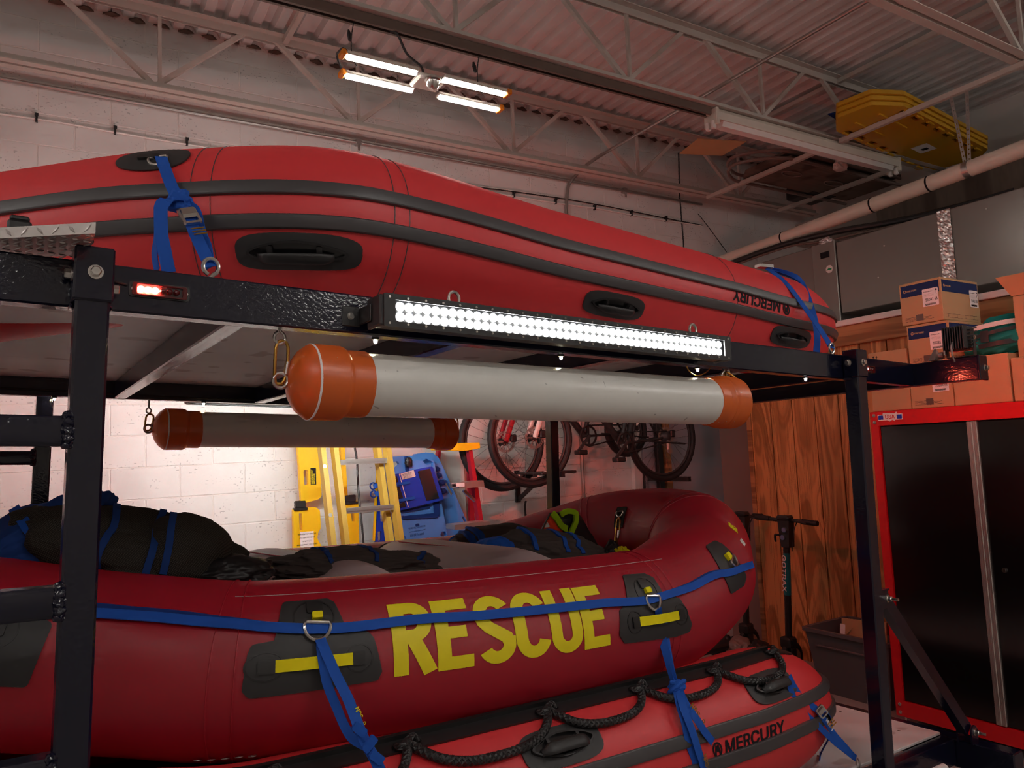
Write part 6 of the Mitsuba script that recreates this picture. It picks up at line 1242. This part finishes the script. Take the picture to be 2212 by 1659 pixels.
# ---------------------------------------------------------------- stored on the roof joists
def litter_outline(): return sg.Polygon([(-.95, -.13), (-.72, -.26), (.80, -.29), (.95, -.18), (.95, .18), (.80, .29), (-.72, .26), (-.95, .13)]).buffer(-.03).buffer(.03)
LO, LX = np.array([6.02, 3.42, 4.062]), unit((1.0, .135, 0)); LY = np.cross((0, 0, 1.0), LX)
for k in range(3):
    t = thing('rescue_litter', ('lowest yellow plastic rescue litter of the stack on the roof joists, with a white label', 'middle yellow plastic rescue litter of the stack on the roof joists', 'topmost yellow plastic rescue litter of the stack on the roof joists')[k], 'litter', 'yellow litters on the roof joists')
    g = litter_outline(); o = LO + [-.02 * k, -.015 * k, .034 * k]
    slots = [sg.box(x - .045, s * .215 - .014, x + .045, s * .215 + .014).buffer(.008) for x in np.linspace(-.6, .72, 8) for s in (-1, 1)]
    gg = g
    for s in slots: gg = gg.difference(s)
    put(t, 'base', lay(prism(gg, .016), o, LX, LY), M_LITTER)
    put(t, 'rim', lay(prism(g.difference(g.buffer(-.030)), .026), o + [0, 0, .004], LX, LY), M_LITTER)
    for x in np.linspace(-.6, .72, 8):
        for s in (-1, 1): put(t, 'hand_grip', lay(box((x - .055, s * .240 - .012, -.012), (x + .055, s * .240 + .012, .006), .005), o, LX, LY), M_LITTER)
    for s in (-.09, .09): put(t, 'rib', lay(box((-.75, s - .012, -.010), (-.30, s + .012, .006), .004), o, LX, LY), M_LITTER)
    if k == 0: q = put(t, 'label', lay(prism(rrect(.20, .13, .004), .001), o + LX * .28 + LY * .02 + [0, 0, -.0015], LX, LY, (0, 0, -1)), M_LABEL); put(q, 'label_print', lay(prism(rrect(.05, .05, .004), .001), o + LX * .30 + LY * .02 + [0, 0, -.0028], LX, LY, (0, 0, -1)), M_INK)
single('dark_tarp', blob((5.75, 3.50, 4.19), (.55, .16, .06), 91, .3, 2, 4), M_BLUE_DARK, 'dark blue folded tarp beside the yellow litters on the joists', 'tarp')
t = thing('old_litter', 'old brown wooden litter with bent tube handles on the roof joists, left of the strip light', 'litter')
o = np.array([6.05, 4.45, 4.075])
put(t, 'board', hull([o + np.array([x, y, z]) for x, y in ((-.70, -.16), (-.60, -.30), (.92, -.30), (.92, .24), (-.60, .24), (-.70, .12)) for z in (0, .03)]), M_OLD)
put(t, 'board', hull([o + np.array([x, y, z]) for x, y in ((-.62, -.26), (.95, -.34), (.95, .26), (-.58, .22)) for z in (.06, .085)]), M_OLD)
for dz in (-.018, .05): put(t, 'frame_tube', tube(smooth_path([o + [.95, -.33, dz], o + [-.62, -.33, dz], o + [-.86, -.20, dz + .01], o + [-.98, .0, dz + .012], o + [-.86, .18, dz + .01], o + [-.62, .27, dz], o + [.95, .27, dz]], 70), .015, 10), M_BROWNSTEEL)
for x in (-.3, .3): put(t, 'slot_rim', tube([o + [x + .12 * math.cos(a), -.06 + .05 * math.sin(a), -.006] for a in np.linspace(0, 2 * np.pi, 24, endpoint=False)], .008, 6, True), M_BROWNSTEEL)
single('plywood_sheet', hull([(x, y, z) for (x, y) in ((4.5897, 4.615, 4.145)[:2], (4.5087, 4.3132, 4.145)[:2], (4.9271, 4.1796, 4.145)[:2], (4.9678, 4.4859, 4.145)[:2]) for z in (4.143, 4.150)]), M_CARD, 'light brown plywood sheet lying above the bent handles of the old litter', 'sheet')
single('dark_case', box((6.35, 4.62, 4.07), (6.75, 4.95, 4.20), .02), M_BLACK, 'black case on the roof joists at the right end of the old litter', 'case')
single('rag', blob((5.95, 4.03, 4.045), (.07, .05, .06), 95, .4, 3, 3), M_WHITE, 'crumpled white rag tied to the old litter behind the strip light', 'rag')
